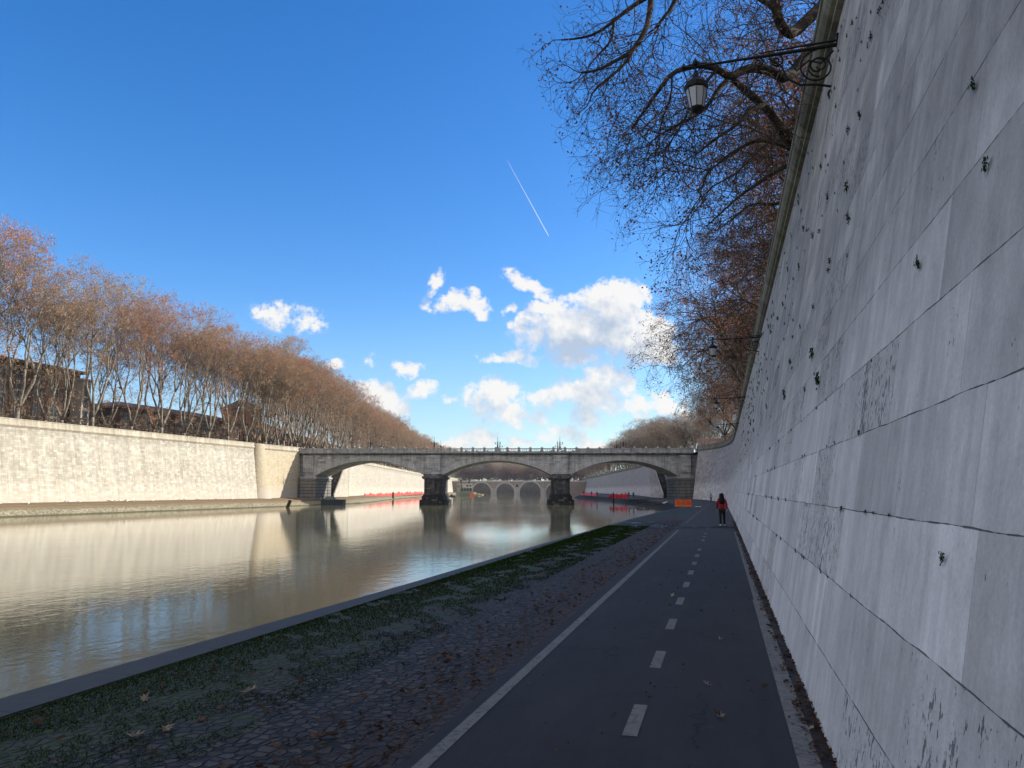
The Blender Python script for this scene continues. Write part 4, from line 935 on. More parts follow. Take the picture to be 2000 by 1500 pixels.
hedge([L(-68, 200, 12.1), L(-66, 300, 12.1)], 'dark hedge under the left trees behind the bridge')
# street lamps among the left trees
sl0 = None
for i, (px, wd) in enumerate(((60, 'the first and second trees'), (208, 'the fourth and fifth trees'), (388, 'the seventh and eighth trees'), (522, 'trees just left of the bastion'))):
    xc, d = left_line(px, 3)
    if sl0 is None:
        r = empty('street_lamp', (0, 0, 0)); mb = MB(); mb.lathe([(.16, 0), (.16, .8), (.09, 1.), (.07, 5), (.05, 9.)], n=8); mb.build('post', M['iron'], r)
        mb = MB(); mb.tube([(0, 0, 9), (.5, 0, 9.5), (1.3, 0, 9.6)], .05, 6); mb.build('arm', M['iron'], r)
        mb = MB(); mb.lathe([(.08, 9.2), (.26, 9.3), (.3, 9.42), (.1, 9.55)], (1.3, 0, 0), 10); mb.build('lamp_head', M['iron'], r); sl0 = r; o = r
    else: o = copy_tree(sl0)
    o.location = L(xc, d, 12.1); o.rotation_euler = (0, 0, YAW); tag(o, 'slim dark street lamp between %s on the left wall' % wd, 'street lamp', 'street lamps above the left wall')
# ------------------------------------------------------------------ wall lamps
def spiral(cx, cz, r, turns, start, n=26, sgn=1):
    return [(cx+r*(1-.8*i/n)*math.cos(start+sgn*turns*2*PI*i/n), 0, cz+r*(1-.8*i/n)*math.sin(start+sgn*turns*2*PI*i/n)) for i in range(n+1)]
m, nt, g = newmat('frosted_lantern_glass'); finish(nt, (.62, .64, .66), .35, None, .5, 0, {'Transmission Weight': .35}); M['lglass'] = m
def wall_lamp():
    r = empty('wall_lamp', (0, 0, 0))      # +x points out over the path from the wall
    mb = MB(); mb.tube([(-.02, 0, .02), (.9, 0, 0), (2.2, 0, -.02), (3.2, 0, -.03)], [.044, .04, .03, .024], 8)
    mb.tube([(.0, .0, .12), (1.6, 0, .07)], [.03, .014], 6); mb.lathe([(.02, 0), (.06, .03), (.03, .1), (.01, .14)], (3.2, 0, -.06), 8); mb.lathe([(.05, 0), (.07, .06), (.03, .14), (.0, .18)], (2.95, 0, 0), 8)
    mb.build('arm', M['iron'], r)
    mb = MB(); mb.box(-.03, .03, -.07, .07, -1.35, .25); mb.tube(spiral(-.02+.12, -1.28, .12, 1.3, PI, sgn=1), .022, 5); mb.build('back_plate', M['iron'], r)
    for pts, rad in ((spiral(.42, -.42, .40, 1.6, PI/2, sgn=-1), .022), (spiral(.40, -.40, .25, 1.2, -PI/2), .018), (spiral(1.25, -.17, .15, 1.5, PI/2), .02), (spiral(1.62, -.14, .11, 1.5, PI/2), .018),
                     ([(.0, 0, -.95), (.2, 0, -.9), (.45, 0, -.82), (.8, 0, -.78), (1.05, 0, -.6), (1.15, 0, -.3), (1.4, 0, -.08)], .026), (spiral(.14, -1.08, .13, 1.4, PI/2, sgn=-1), .024), ([(.1, 0, -.1), (.35, 0, -.35), (.6, 0, -.25), (.85, 0, -.45), (1.0, 0, -.2)], .022)):
        mb = MB(); mb.tube(pts, rad, 5); mb.build('scroll', M['iron'], r)
    lx = 2.95; up = .24
    mb = MB(); mb.tube([(lx, 0, -.03), (lx, 0, -.35)], .018, 6); mb.lathe([(.03, 0), (.055, .03), (.03, .07)], (lx, 0, -.2), 8)
    mb.lathe([(.04, 0), (.07, .04), (.05, .16), (.02, .2)], (lx, 0, -.56+up), 8)
    mb.build('hanger', M['iron'], r)
    ln = MB(); ln.lathe([(.02, -.50), (.09, -.55), (.17, -.62), (.255, -.70), (.26, -.80), (.235, -.83)], (lx, 0, up), 8); ln.lathe([(.155, -1.24), (.16, -1.27), (.12, -1.33), (.03, -1.36)][::-1], (lx, 0, up), 8)
    for k in range(8):
        a = 2*PI*k/8; ln.tube([(lx+.235*math.cos(a), .235*math.sin(a), -.83+up), (lx+.16*math.cos(a), .16*math.sin(a), -1.25+up)], .010, 4)
    l_ = ln.build('lantern', M['iron'], r)
    mb = MB(); mb.lathe([(.150, -1.25), (.228, -.83)], (lx, 0, up), 8); mb.build('glass', M['lglass'], l_)
    return r
wl0 = wall_lamp()
for i, (y, wd) in enumerate(((16.45, 'nearest wall lamp with frosted glass lantern on a long scrolled iron bracket'), (49, 'second wall lamp along the right wall, small against the trees'), (81.5, 'third wall lamp along the right wall, before the bend'), (114, 'farthest wall lamp on the right wall, just before its bend'))):
    o = wl0 if i == 0 else copy_tree(wl0); o.location = (2.72, y, 11.2); o.rotation_euler = (0, 0, PI); tag(o, wd, 'wall lamp', 'iron bracket lamps on the right wall')
# ------------------------------------------------------------------ weeds in the wall
def tuft(seed, n=46):
    rg = random.Random(seed); mb = MB(); cs = [Vector((-.1, rg.uniform(-.7, .7), rg.uniform(-.3, .3))) for _ in range(4)]
    for k in range(n):
        q = rg.choice(cs)+Vector((-abs(rg.gauss(0, .25)), rg.gauss(0, .3), rg.gauss(0, .2))); s = rg.uniform(.08, .19)
        u = Vector((rg.gauss(0, 1), rg.gauss(0, 1), rg.gauss(0, 1))).normalized(); v = u.orthogonal().normalized(); mb.add([q-u*s, q-v*s, q+u*s, q+v*s], [(0, 1, 2, 3)])
    for k in range(9):      # hanging sprays
        p = rg.choice(cs); e = p+Vector((-.25*rg.random()-.05, rg.uniform(-.45, .45), rg.uniform(-.9, .35))); mb.tube([p, p.lerp(e, .5)+Vector((-.08, 0, .05)), e], [.014, .012, .006], 3)
    o = mb.build('weed_tuft', M['weed']); return o
tp = [tuft(i) for i in range(4)]; tu = set()
wx = lambda z: .68+.18*z
def weed(y, z, s, label, group=None, sy=1., sz=1.):
    i = rt.randint(0, 3); o = tp[i] if i not in tu else tp[i].copy()
    if i in tu: col.objects.link(o)
    tu.add(i); o.location = (wx(z)-.01, y, z); s *= .85; o.scale = (s*.6, s*sy, s*sz); tag(o, label, 'plant', group)
spots_w = [(3.98, 3.40, .07, 'green weed tuft high in a joint near the right edge of the wall'), (5.21, 3.27, .085, 'dark tall weed clump hanging on the blocks of the near wall'), (4.38, 4.01, .08, 'weed growing high on the near wall below the top right corner'),
           (10.43, 3.26, .17, 'narrow bright green fern hanging down the middle of the wall'), (11.82, 3.84, .16, 'bushy weed just above the narrow hanging fern'), (3.9, 1.55, .05, 'withered dark weed between two blocks near the right edge at mid height')]
for y, z, s, l in spots_w: weed(y, z, s, l, 'weeds rooted in the right wall', .8, 1.3)
JZ = [.49, 1.10, 1.70, 2.31, 2.87, 3.37, 3.86, 4.5, 5.1, 5.7, 6.3, 6.9, 7.5, 8.1, 8.7, 9.3, 9.9, 10.5, 11.1]
for i in range(46):
    z = rt.choice(JZ[1:5]); y = 5+26*rt.random()**1.3; weed(y, z, rt.uniform(.02, .045)*(1+y/25), 'small weed rooted in a lower joint of the shaded wall', 'weeds in the lower joints of the right wall')
for i in range(235):
    y = 9+62*rt.random()**1.4; z = 3.4+8*rt.random()**.8
    z = min(JZ, key=lambda q: abs(q-z)) if rt.random() < .5 else z
    weed(y, z, rt.uniform(.035, .12)*(1+y/60)*(1.2 if rt.random() < .2 else .8), 'dark weed tuft on the upper part of the tall shaded wall', 'weeds dotted over the upper right wall', rt.uniform(.6, 1.3), rt.uniform(.7, 1.5))
# ------------------------------------------------------------------ fallen leaves
def leafshape(mb, c, s, rg, tilt=.35, curl=.3):
    fold = rg.uniform(.1, .9); asp = rg.uniform(.5, 1.)
    rz = rg.uniform(0, 6.28); n = Vector((rg.gauss(0, tilt), rg.gauss(0, tilt), 1)).normalized(); u = n.orthogonal().normalized(); v = n.cross(u); u, v = u*math.cos(rz)+v*math.sin(rz), v*math.cos(rz)-u*math.sin(rz)
    out = [(0, -1.), (.18, -.35), (.75, -.55), (.5, -.1), (1., .25), (.42, .3), (.3, .95), (0, .5), (-.3, .95), (-.42, .3), (-1., .25), (-.5, -.1), (-.75, -.55), (-.18, -.35)]
    out = [(x*rg.uniform(.75, 1.15), y*rg.uniform(.75, 1.15)) for x, y in out]; P_ = [c+(u*x*asp+v*y)*s+n*s*(curl*(x*x*fold*1.6+y*y*.6)+.12*rg.gauss(0, 1)) for x, y in out]
    mb.add([c]+P_, [(0, i+1, (i+1) % 14+1) for i in range(14)])
rg = random.Random(21); mb = MB()
for k in range(1500):                    # strip at the foot of the wall
    y = 3+45*rg.random()**1.5; leafshape(mb, Vector((.68-.16*rg.random()**1.6+.0*y, y, .015+.02*rg.random())), rg.uniform(.015, .045), rg)
for k in range(1500):                    # edge of the asphalt
    y = 4+44*rg.random()**1.4; leafshape(mb, Vector((-2.3-.9*rg.random()**1.5, y, .01+.02*rg.random())), rg.uniform(.015, .05), rg)
for k in range(650):
    y = 3.+45*rg.random()**1.3; leafshape(mb, Vector((rg.uniform(-5.6, -2.3), y, .01+.02*rg.random())), rg.uniform(.015, .055), rg)
for k in range(260):
    y = 4+34*rg.random()**1.1; leafshape(mb, Vector((rg.uniform(-2., .6), y, .016)), rg.uniform(.008, .03), rg)
o = mb.build('leaf_litter', M['litter']); tag(o, kind='stuff')
def onz(px, py, z=0.):
    a = PXY(px, py, 1.)-Vector((0, 0, CAMH)); return Vector((0, 0, CAMH))+a*((z-CAMH)/a.z)
big = [(258, 1447, .095, 1, 'large pale curled leaf on the cobbles near the lower left'), (325, 1428, .07, 1, 'pale upright curled leaf right of the large curled leaf'), (75, 1420, .09, 0, 'brown leaf on mossy cobbles at the lower left edge'), (300, 1478, .06, 0, 'small dry leaf below the large curled leaf'),
       (490, 1355, .10, 1, 'pair-like crumpled pale leaf on the moss in the middle of the cobbles'), (282, 1370, .05, 1, 'small pale leaf by the kerb above the curled leaves'), (635, 1445, .09, 0, 'brown crumpled leaf on bare cobbles left of the asphalt'), (525, 1395, .06, 0, 'reddish leaf on cobbles below the mossy belt'),
       (1402, 1398, .045, 0, 'dark curled leaf beside another right of the nearest centre dash'), (1408, 1405, .05, 1, 'tan leaf right of the nearest centre dash'), (1380, 1340, .05, 1, 'pale flat leaf between the first and second dashes, in the right lane'), (1407, 1252, .05, 1, 'pinkish brown leaf in the right lane beyond the pale flat leaf'),
       (1585, 1427, .045, 1, 'cream leaf on the white edge line near the wall foot'), (1610, 1437, .05, 0, 'orange brown leaf touching the wall foot'), (1315, 1166, .06, 1, 'pale leaf on the asphalt beside a centre dash in mid distance'), (1493, 1343, .05, 0, 'dark leaf lying on the right edge line'), (980, 1128, .08, 1, 'pale scrap of leaf on the mossy grass belt'), (1545, 1240, .05, 1, 'pale leaf in the leaf strip beside the wall')]
for px, py, s, k, l in big:
    mb = MB(); leafshape(mb, Vector((0, 0, s*.25)), s, rg, .3, .6); o = mb.build('fallen_leaf', M['palelf'] if k else M['litter']); o.location = onz(px, py)+Vector((0, 0, .006)); tag(o, l, 'leaf', 'fallen leaves')
# grass blades on the mossy belt
rs = np.random.RandomState(4); n = 95000
y = 2.5+38*rs.rand(n)**1.6; x = -5.72+2.1*rs.rand(n)**1.5
clump = np.sin(x*5.1+np.sin(y*1.7)*2)*np.sin(y*2.3+x*1.3)+.6*np.sin(x*13+y*7)*np.sin(y*9.7); keep = clump > -.25-.5*(x < -4.9); x = x[keep]; y = y[keep]; n = len(x)
hgt = rs.uniform(.006, .020, n)*(1+y/16); a = rs.rand(n)*6.28; w_ = .0024*(1+y/7); lean = rs.normal(0, .6, (n, 2))*hgt[:, None]
V = np.stack([np.stack([x-w_*np.cos(a), y-w_*np.sin(a), np.zeros(n)], 1), np.stack([x+w_*np.cos(a), y+w_*np.sin(a), np.zeros(n)], 1), np.stack([x+lean[:, 0], y+lean[:, 1], hgt], 1)], 1).reshape(-1, 3)
me = bpy.data.meshes.new('grass'); me.from_pydata(V.tolist(), [], (np.arange(n)[:, None]*3+np.array([[0, 1, 2]])).tolist()); me.materials.append(leafmat('short_grass', [(.010, .024, .004), (.042, .075, .014), (.022, .042, .008)]))
o = bpy.data.objects.new('grass', me); col.objects.link(o); tag(o, kind='stuff')
# ------------------------------------------------------------------ people
def skinned(name, verts, edges, rad, mat, parent, sub=1, root=0):
    me = bpy.data.meshes.new(name); me.from_pydata(verts, edges, []); me.materials.append(mat); o = bpy.data.objects.new(name, me); col.objects.link(o); o.parent = parent
    md = o.modifiers.new('skin', 'SKIN'); md.use_smooth_shade = True
    for i, r in enumerate(rad):
        s = me.skin_vertices[0].data[i]; s.radius = (r if hasattr(r, '__len__') else (r, r)); s.use_root = (i == root)
    o.modifiers.new('sub', 'SUBSURF').levels = sub; o.modifiers['sub'].render_levels = sub
    return o
SKIN = plain('skin', (.42, .26, .19), .6, .08)
def person(loc, rz, h, label, top, legs, hair=None, shoes=None, pose='walk', group=None, fingers=False, long_hair=False):
    """a figure facing +y in its own frame"""
    r = empty('person', loc, rz); k = h/1.65; r.scale = (k, k, k); tag(r, label, 'person', group)
    sw = .19 if pose == 'walk' else .02
    hipz, kz, az = .86, .47, .07
    if pose == 'sit': hipz = .45
    J = {'pel': (0, 0, hipz), 'wa': (0, 0, hipz+.18), 'ch': (0, 0, hipz+.40), 'ne': (0, .0, hipz+.56), 'nk': (0, .01, hipz+.63), 'hd': (0, .02, hipz+.72), 'ht': (0, .02, hipz+.78)}
    for s, n in ((-1, 'l'), (1, 'r')):
        f = sw*s; J['hip'+n] = (s*.085, 0, hipz-.04)
        if pose == 'sit': J['kn'+n] = (s*.12, .38, hipz+.05); J['an'+n] = (s*.12, .40, .08); J['to'+n] = (s*.12, .55, .03)
        else: J['kn'+n] = (s*.095, f*.7+.02, kz); J['an'+n] = (s*.10, f*1.1, az+(.02 if f < 0 else 0)); J['to'+n] = (s*.115, f*1.1+.14, .035)
        J['sh'+n] = (s*.17, 0, hipz+.52); J['el'+n] = (s*.235, -f*.5-.02, hipz+.26); J['wr'+n] = (s*.24, -f*.9+.06, hipz+.03); J['hn'+n] = (s*.245, -f*1.+.08, hipz-.05)
    R = dict(pel=(.125, .10), wa=(.105, .085), ch=(.135, .10), ne=.06, nk=.045, hd=(.075, .085), ht=(.055, .06))
    for n in 'lr': R.update({'hip'+n: .088, 'kn'+n: .055, 'an'+n: .038, 'to'+n: .03, 'sh'+n: .055, 'el'+n: .038, 'wr'+n: .026, 'hn'+n: .030})
    Eg = [('pel', 'wa'), ('wa', 'ch'), ('ch', 'ne'), ('ne', 'nk'), ('nk', 'hd'), ('hd', 'ht')]
    for n in 'lr': Eg += [('pel', 'hip'+n), ('hip'+n, 'kn'+n), ('kn'+n, 'an'+n), ('an'+n, 'to'+n), ('ch', 'sh'+n), ('sh'+n, 'el'+n), ('el'+n, 'wr'+n), ('wr'+n, 'hn'+n)]
    if fingers:
        for s, n in ((-1, 'l'), (1, 'r')):
            hx, hy, hz = J['hn'+n]
            for q, (oy, ln) in enumerate(((-.025, .06), (-.008, .072), (.010, .068), (.026, .055))):
                a = 'f%d%s' % (q, n); J[a+'a'] = (hx, hy+oy, hz-.035); J[a+'b'] = (hx-s*.008, hy+oy, hz-.035-ln*.5); J[a+'c'] = (hx-s*.02, hy+oy, hz-.035-ln*.95)
                R.update({a+'a': .009, a+'b': .0085, a+'c': .007}); Eg += [('hn'+n, a+'a'), (a+'a', a+'b'), (a+'b', a+'c')]
            a = 't'+n; J[a+'a'] = (hx-s*.01, hy+.036, hz-.0); J[a+'b'] = (hx-s*.016, hy+.05, hz-.035); R.update({a+'a': .010, a+'b': .008}); Eg += [('hn'+n, a+'a'), (a+'a', a+'b')]
    keys = list(J); idx = {q: i for i, q in enumerate(keys)}
    body = skinned('body', [J[q] for q in keys], [(idx[a], idx[b]) for a, b in Eg], [([c*.82 for c in R[q]] if q in ('pel', 'wa', 'ch') else R[q]*.8 if q[:3] == 'hip' else R[q]) for q in keys], SKIN, r, 1, idx['pel'])
    def garment(name, ks, es, grow, mat, over={}):
        i2 = {q: i for i, q in enumerate(ks)}
        rr = []
        for q in ks:
            v = over.get(q, R[q]); rr.append((v[0]+grow, v[1]+grow) if hasattr(v, '__len__') else v+grow)
        return skinned(name, [J[q] for q in ks], [(i2[a], i2[b]) for a, b in es], rr, mat, r, 1, 0)
    J['pel2'] = (0, 0, hipz-.03)
    R['pel2'] = (.13, .105)
    garment('jacket', ['pel2', 'wa', 'ch', 'ne', 'shl', 'ell', 'wrl', 'shr', 'elr', 'wrr'], [('pel2', 'wa'), ('wa', 'ch'), ('ch', 'ne'), ('ch', 'shl'), ('shl', 'ell'), ('ell', 'wrl'), ('ch', 'shr'), ('shr', 'elr'), ('elr', 'wrr')], .028, top, {'ne': .065})
    garment('trousers', ['pel', 'hipl', 'knl', 'anl', 'hipr', 'knr', 'anr'], [('pel', 'hipl'), ('hipl', 'knl'), ('knl', 'anl'), ('pel', 'hipr'), ('hipr', 'knr'), ('knr', 'anr')], .016, legs, {'anl': .045, 'anr': .045})
    for n in 'lr':
        a, t = Vector(J['an'+n]), Vector(J['to'+n]); mb = MB(); mb.tube([a+Vector((0, -.06, -.02)), a+Vector((0, 0, -.015)), (a+t)/2+Vector((0, 0, 0)), t, t+Vector((0, .05, -.005))], [.035, .05, .045, .042, .02], 8); mb.build('shoe', shoes or legs, r, smooth=True)
    hd = Vector(J['hd'])
    mb = MB()
    if long_hair: mb.lathe([(.12, -.42), (.165, -.36), (.17, -.26), (.14, -.14), (.125, -.04), (.118, .05), (.09, .11), (.03, .145)], tuple(hd+Vector((0, -.035, 0))), 14)
    else: mb.lathe([(.07, -.07), (.10, -.02), (.105, .04), (.08, .095), (.02, .12)], tuple(hd+Vector((0, -.02, 0))), 12)
    mb.build('hair', hair, r, smooth=True)
    if fingers:
        mb = MB()
        mb.tube([hd+Vector((0, .085, .0)), hd+Vector((0, .115, -.02))], [.012, .016], 6)
        mb.build('nose', SKIN, r)
    return r
def pm(n, c): return plain(n, c, .8, .2, 5.)
black = pm('black_cloth', (.008, .008, .010)); darkhair = pm('black_hair', (.006, .005, .005)); redc = pm('dark_red_jacket', (.30, .010, .012)); whitec = pm('white_shoes', (.6, .6, .6)); lime = pm('yellow_green_top', (.30, .38, .10)); greyc = pm('dark_grey_cloth', (.03, .03, .035)); wine = pm('wine_red_cloth', (.14, .012, .016))
person((-.03, 41.6, .0), 0., 1.62, 'person in red jacket and black trousers with long dark hair walking away on the path', redc, black, darkhair, whitec, 'walk', None, True, True)
person(LP(1388, 150, -.44), YAW, 1.65, 'distant person in yellow-green top walking by the bend of the right wall', lime, black, darkhair)
person(LP(1198, 238, -.5), YAW+1.2, 1.7, 'distant person in wine red beside the crimson sheet on the right bank', wine, greyc, darkhair)
person(LP(1228, 243, -.5), YAW, 1.7, 'distant dark figure just right of the crimson sheet on the right bank', greyc, black, darkhair)
person(LP(1237, 236, -.5), YAW+.4, 1.75, 'distant figure in black, rightmost on the right bank under the arch', black, black, darkhair)
person(LP(1166, 300, -.5), YAW, 1.7, 'lone distant dark figure left of the crimson sheet, against the wall', greyc, greyc, darkhair)
person(LP(1155, 330, -.5), YAW, 1.75, 'tiny distant figure by the faded red sheet on the right bank', black, black, darkhair)
person(LP(1140, 372, -.5), YAW, 1.75, 'tiniest distant figure, nearest the right pier on the right bank', black, greyc, darkhair)
person(LP(620, 212.5, -.62), YAW+2, 1.7, 'dark figure standing at the foot of the left abutment', black, black, darkhair)
person(LP(628, 213, -.62), YAW-1.2, 1.7, 'seated figure in black on the quay beside the moored pontoon', black, black, darkhair, None, 'sit')
# ------------------------------------------------------------------ things on the banks and on the water
def sheet(px0, px1, d0, d1, z, h, mat, label, seed, name='plastic_netting'):
    rg = random.Random(seed); a, b = LP(px0, d0, z), LP(px1, d1, z); n = 40; mb = MB(); t = (b-a).normalized(); o = Vector((t.y, -t.x, 0)); ph = [rg.uniform(0, 6) for _ in range(4)]
    for i in range(n+1):
        c = (b-a)*(i/n); hh = h*(.35+.4*abs(math.sin(i*.9+ph[0]))*abs(math.sin(i*.31+ph[1]))+.35*rg.random()*(1 if i % 7 else 1.6)); wdt = .5+.3*math.sin(i*.7+ph[2])
        for k, (q, z_) in enumerate(((-1., 0), (-.55, hh*.7), (0, hh), (.5, hh*.55+rg.uniform(-.08, .08)), (1.1, 0))): p = c+o*q*wdt; mb.v.append((p.x, p.y, z_))
    for i in range(n):
        for k in range(4): mb.f.append((5*i+k, 5*i+k+1, 5*i+k+6, 5*i+k+5)); mb.mi.append(0)
    ob = mb.build(name, mat); ob.location = a; tag(ob, label, 'netting')
sheet(712, 768, 290, 350, -.75, 1.6, M['red_plastic'], 'heap of red netting on the left quay, left part of the long red line', 1)
sheet(768, 826, 352, 470, -.7, 1.9, M['red_plastic'], 'stretch of red netting on the left quay next to the left pier', 2)
sheet(1192, 1226, 243, 247, -.75, 1.7, M['crimson'], 'crimson sheet heaped on the right bank under the arch', 3)
sheet(1136, 1166, 385, 320, -.6, 1.4, M['crimson'], 'faded red sheet far along the right bank', 4)
# orange barrier by the bridge foot
r = empty('plastic_barrier', LP(1334, 106, -.40), YAW-.1); tag(r, 'bright orange plastic barrier box on the quay before the right abutment', 'barrier')
for i in range(2):
    mb = MB(); x0 = -1.12+i*1.14; mb.box(x0, x0+1.1, -.28, .28, .0, .28, 0, 0, .06); mb.box(x0+.03, x0+1.07, -.21, .21, .28, .86, 0, .02, .08); mb.box(x0+.06, x0+1.04, -.15, .15, .86, .95)
    for k in range(3): mb.box(x0+.14+k*.32, x0+.30+k*.32, -.27, -.18, .32, .78)
    mb.build('panel', M['orange_plastic'], r)
mb = MB()
for i in range(9):
    for j in range(5): mb.v.append((i*.17-.7, j*.14-.3, .03+.16*abs(math.sin(i*1.1+j*.8))*math.sin(PI*i/8)*math.sin(PI*j/4)+.02))
for i in range(8):
    for j in range(4): a = i*5+j; mb.f.append((a, a+5, a+6, a+1)); mb.mi.append(0)
o = mb.build('plastic_sheet', M['tarp'], smooth=False); o.location = LP(1362, 101, -.4); tag(o, 'crumpled white plastic sheet lying right of the orange barrier', 'plastic sheet')
# driftwood
def log(px, d, z, l, r_, rz, label):
    mb = MB(); mb.tube([(-l/2, 0, 0), (-l*.2, .1, .12), (l*.2, -.08, .06), (l/2, .1, .2)], [r_, r_*.9, r_*.7, r_*.3], 7); mb.tube([(0, 0, .08), (.3, .3, .5), (.5, .35, .8)], [r_*.5, r_*.3, r_*.1], 5)
    o = mb.build('driftwood', M['wood']); o.location = LP(px, d, z); o.rotation_euler = (0, 0, rz); tag(o, label, 'driftwood')
log(1262, 192, -1.2, 5, .22, YAW+.3, 'long dark log of driftwood on the muddy shore under the right arch'); log(1292, 166, -1.2, 3, .16, YAW-.4, 'short dark branch stranded on the mud near the kerb end')
log(1242, 212, -1.1, 4, .2, YAW+.1, 'farther dark log lying on the right shore')
# white egret on the shore
def gull(name, loc, s, label, group, cat='bird', tall=0.):
    mb = MB(); mb.tube([(-.22, 0, .16+tall), (-.1, 0, .17+tall), (.05, 0, .19+tall), (.15, 0, .21+tall), (.19, 0, .26+tall), (.25, 0, .275+tall), (.31, 0, .265+tall)], [.01, .05, .075, .055, .035, .04, .008], 7)
    mb.tube([(.0, .02, .13+tall), (.0, .02, 0)], .008, 4); mb.tube([(.0, -.02, .13+tall), (.0, -.02, 0)], .008, 4)
    o = mb.build(name, M['gull'], smooth=True); o.location = loc; o.scale = (s, s, s); o.rotation_euler = (0, 0, rt.uniform(0, 6.28)); tag(o, label, cat, group); return o
gull('egret', LP(1297, 160, -1.15), 2.2, 'small white bird standing on the dark mud at the end of the kerb', None)
g0 = None
for i, (px, dd) in enumerate([(1, 2.4), (58, 3.0), (128, .9+.8), (137, 1.6), (157, 1.8), (214, 1.2), (219, 1.8), (225, 1.6), (236, 1.2), (246, 1.4), (250, 2.), (262, 1.3), (265, 2.2), (300, 2.), (352, 1.9), (360, 2.), (387, 1.6), (412, 1.6), (425, 2.), (454, 2.1), (492, 1.5)]):
    k = (px-1000)/1500*.9906; d = (-79.6-121*.2637+dd)/(k-.2637); p = L(k*d, d, -.22-.1*dd)
    if g0 is None: g0 = o = gull('gull', p, 1.7, 'x', 'x')
    else: o = g0.copy(); col.objects.link(o); o.location = p; o.rotation_euler = (0, 0, rt.uniform(0, 6.28))
    tag(o, 'white gull standing on the far left quay below the sunlit wall', 'gull', 'gulls on the left quay')
# pontoon
r = empty('pontoon', LP(652, 205, WATER), YAW); tag(r, 'dark steel pontoon moored at the left quay by the bridge', 'pontoon')
mb = MB(); mb.box(-2.8, 2.8, -1.6, 1.6, -.3, 1.25, 0, -.15, 0); mb.build('hull', M['steel'], r)
mb = MB(); mb.box(-2.9, 2.9, -1.7, 1.7, 1.25, 1.4); mb.build('deck', M['wood'], r)
mb = MB(); mb.add([(-2.6, -1.2, 1.4), (.2, -1.2, 1.4), (.6, 1.2, 1.4), (-2.5, 1.2, 1.4), (-2.0, -.3, 2.1), (-.2, 0, 2.3)], [(0, 1, 5, 4), (1, 2, 5), (2, 3, 4, 5), (3, 0, 4)]); mb.build('tarpaulin', M['green_tarp'], r)
mb = MB(); mb.tube([(.3, 0, 1.4), (1.0, 0, 1.9), (2.2, 0, 1.5)], .05, 5); mb.tube([(-2.9, -1.6, 1.4), (-2.9, -1.6, 2.1)], .04, 5); mb.build('railing', M['white'], r)
# leaning plank post
mb = MB(); mb.box(-.35, .35, -.2, .2, -.6, 1.7); o = mb.build('mooring_post', M['wood']); o.location = LP(563, 176, WATER); o.rotation_euler = (0, .35, YAW); mb = None; tag(o, 'broad dark timber post leaning out of the water by the left quay', 'post')
mb = MB(); mb.box(-.16, .16, -.16, .16, -.6, 1.9); mb.lathe([(.2, 1.9), (.2, 2.05), (.05, 2.15)], n=8); o = mb.build('mooring_post', M['wood']); o.location = LP(768, 330, WATER); o.scale = (2, 2, 1.4); tag(o, 'dark post in the water in front of the red netting', 'post')
mb = MB(); mb.box(-.16, .16, -.16, .16, -.6, 1.6); mb.lathe([(.2, 1.6), (.2, 1.75), (.05, 1.85)], n=8); o = mb.build('mooring_post', M['wood']); o.location = LP(1198, 226, WATER); tag(o, 'thin dark post in the water below the crimson sheet', 'post')
# pole with a cross arm under the left arch
mb = MB(); mb.tube([(0, 0, 0), (0, 0, 5.6)], .07, 6); mb.tube([(-.6, 0, 4.6), (.6, 0, 4.6)], .05, 6); mb.box(-.2, .2, -.06, .06, 4.9, 5.3); o = mb.build('mooring_pole', M['iron']); o.location = LP(640, 222, -.6); o.rotation_euler = (0, 0, YAW); tag(o, 'thin pole with a cross arm on the quay under the left arch', 'pole')
# house boat
r = empty('houseboat', LP(911, 545, WATER), YAW+.15); tag(r, 'grey-green moored river boat with white upper deck behind the left pier', 'boat')
mb = MB(); mb.box(-4.6, 4.6, 0, 34, -.4, 2.4, 0, -.3, -.5); mb.build('hull', M['hull'], r); mb = MB(); mb.box(2.2, 4.95, -1.2, -.1, -.2, 2.2, 0, -.2, 0); mb.build('bow_band', M['hull_red'], r)
mb = MB(); mb.box(-4.2, 4.2, 1, 32, 2.4, 5.6); c_ = mb.build('lower_cabin', M['hull'], r)
for i in range(4): mb = MB(); mb.box(-3.8+i*2, -2.4+i*2, .9, 1.0, 3.3, 4.9); mb.build('window', M['window'], c_)
mb = MB(); mb.box(-.5, 4.3, 1.4, 26, 5.6, 8.1); c_ = mb.build('upper_cabin', M['white'], r)
for i in range(2): mb = MB(); mb.box(.1+i*2.1, 1.6+i*2.1, 1.3, 1.4, 6.2, 7.5); mb.build('window', M['window'], c_)
mb = MB(); mb.box(-4.4, 4.6, .6, 30, 8.1, 8.3); mb.build('canopy', M['white'], r)
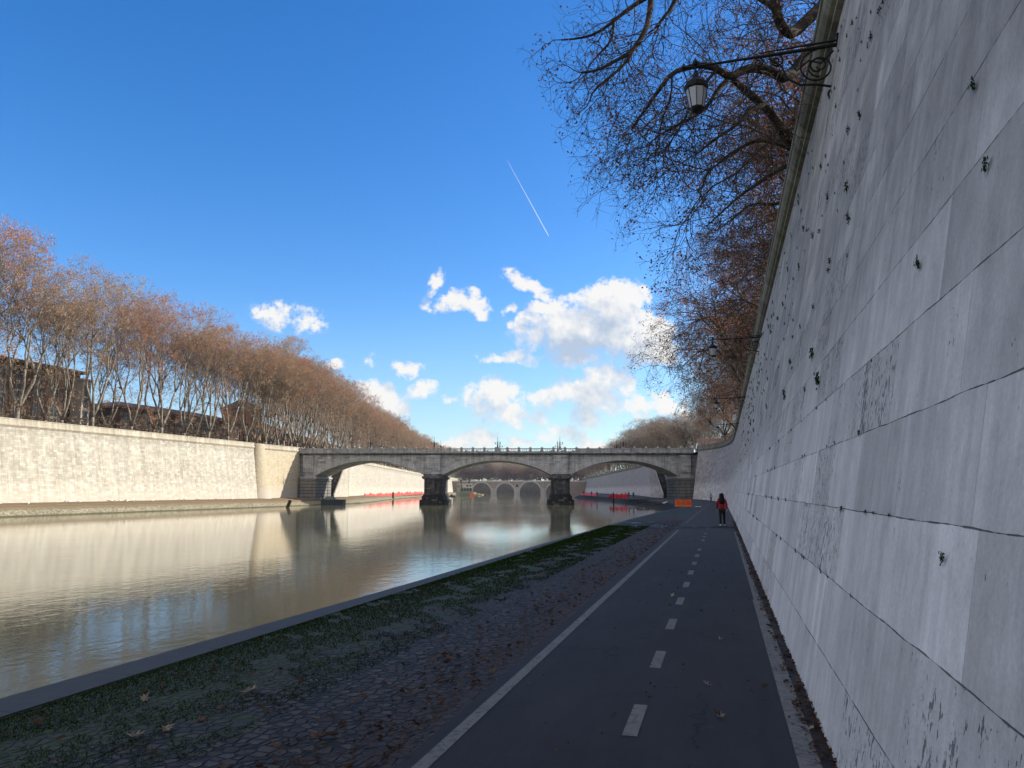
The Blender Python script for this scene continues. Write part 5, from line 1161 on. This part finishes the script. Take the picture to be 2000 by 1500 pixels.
for x in (-3.6, 2.1): mb = MB(); mb.lathe([(.5, 5.6), (.45, 10.2), (.6, 10.3), (.5, 10.8)], (x, 3, 0), 8); mb.build('chimney', M['iron'], r)
mb = MB(); mb.tube([(-4.2, 1, 5.6), (-4.2, 1, 8.1)], .12, 5); mb.tube([(-4.2, 1, 6.7), (-.5, 1, 6.7)], .08, 5); mb.build('railing', M['white'], r)
def small_boat(px, d, l, mat, label, rz):
    r = empty('rowing_boat', LP(px, d, WATER), rz); tag(r, label, 'boat'); mb = MB(); n = 9; w_ = l*.2
    for i in range(n):
        t = i/(n-1)*2-1; ww = w_*(1-abs(t)**2.4)+.03; zt = .55+.25*t*t
        mb.v += [(t*l/2, -ww, zt), (t*l/2*.93, -ww*.5, -.1), (t*l/2*.93, ww*.5, -.1), (t*l/2, ww, zt)]
    for i in range(n-1):
        for k in range(3): mb.f.append((4*i+k, 4*i+4+k, 4*i+5+k, 4*i+1+k)); mb.mi.append(0)
    mb.build('hull', mat, r); mb = MB(); mb.box(-l*.12, l*.12, -w_*.6, w_*.6, .3, 1.3, 0, .1, .1); mb.build('cabin', mat, r)
small_boat(936, 590, 7, M['yellow'], 'small pale yellow boat just right of the big moored boat', YAW+.3)
small_boat(882, 470, 5, M['steel'], 'small dark rowing boat at the left quay between the pier and the big boat', YAW+.2)
# contrail, far up
a, b = PXY(990, 312, 9000), PXY(1072, 462, 11000)
m, nt, g = newmat('contrail_ice'); d = ND(nt, 'ShaderNodeBsdfDiffuse', {'Color': (.9, .9, .9, 1)}); t = ND(nt, 'ShaderNodeBsdfTransparent'); mx = ND(nt, 'ShaderNodeMixShader', {0: .45, 1: t.outputs[0], 2: d.outputs[0]}); ND(nt, 'ShaderNodeOutputMaterial', {'Surface': mx.outputs[0]})
mb = MB(); mb.tube([(b-a)*(i/16) for i in range(17)], [.8+5.5*(i/16)**.8 for i in range(16)]+[3], 8); o = mb.build('contrail', m); o.location = a; tag(o, 'thin white contrail slanting down the blue sky', 'contrail')
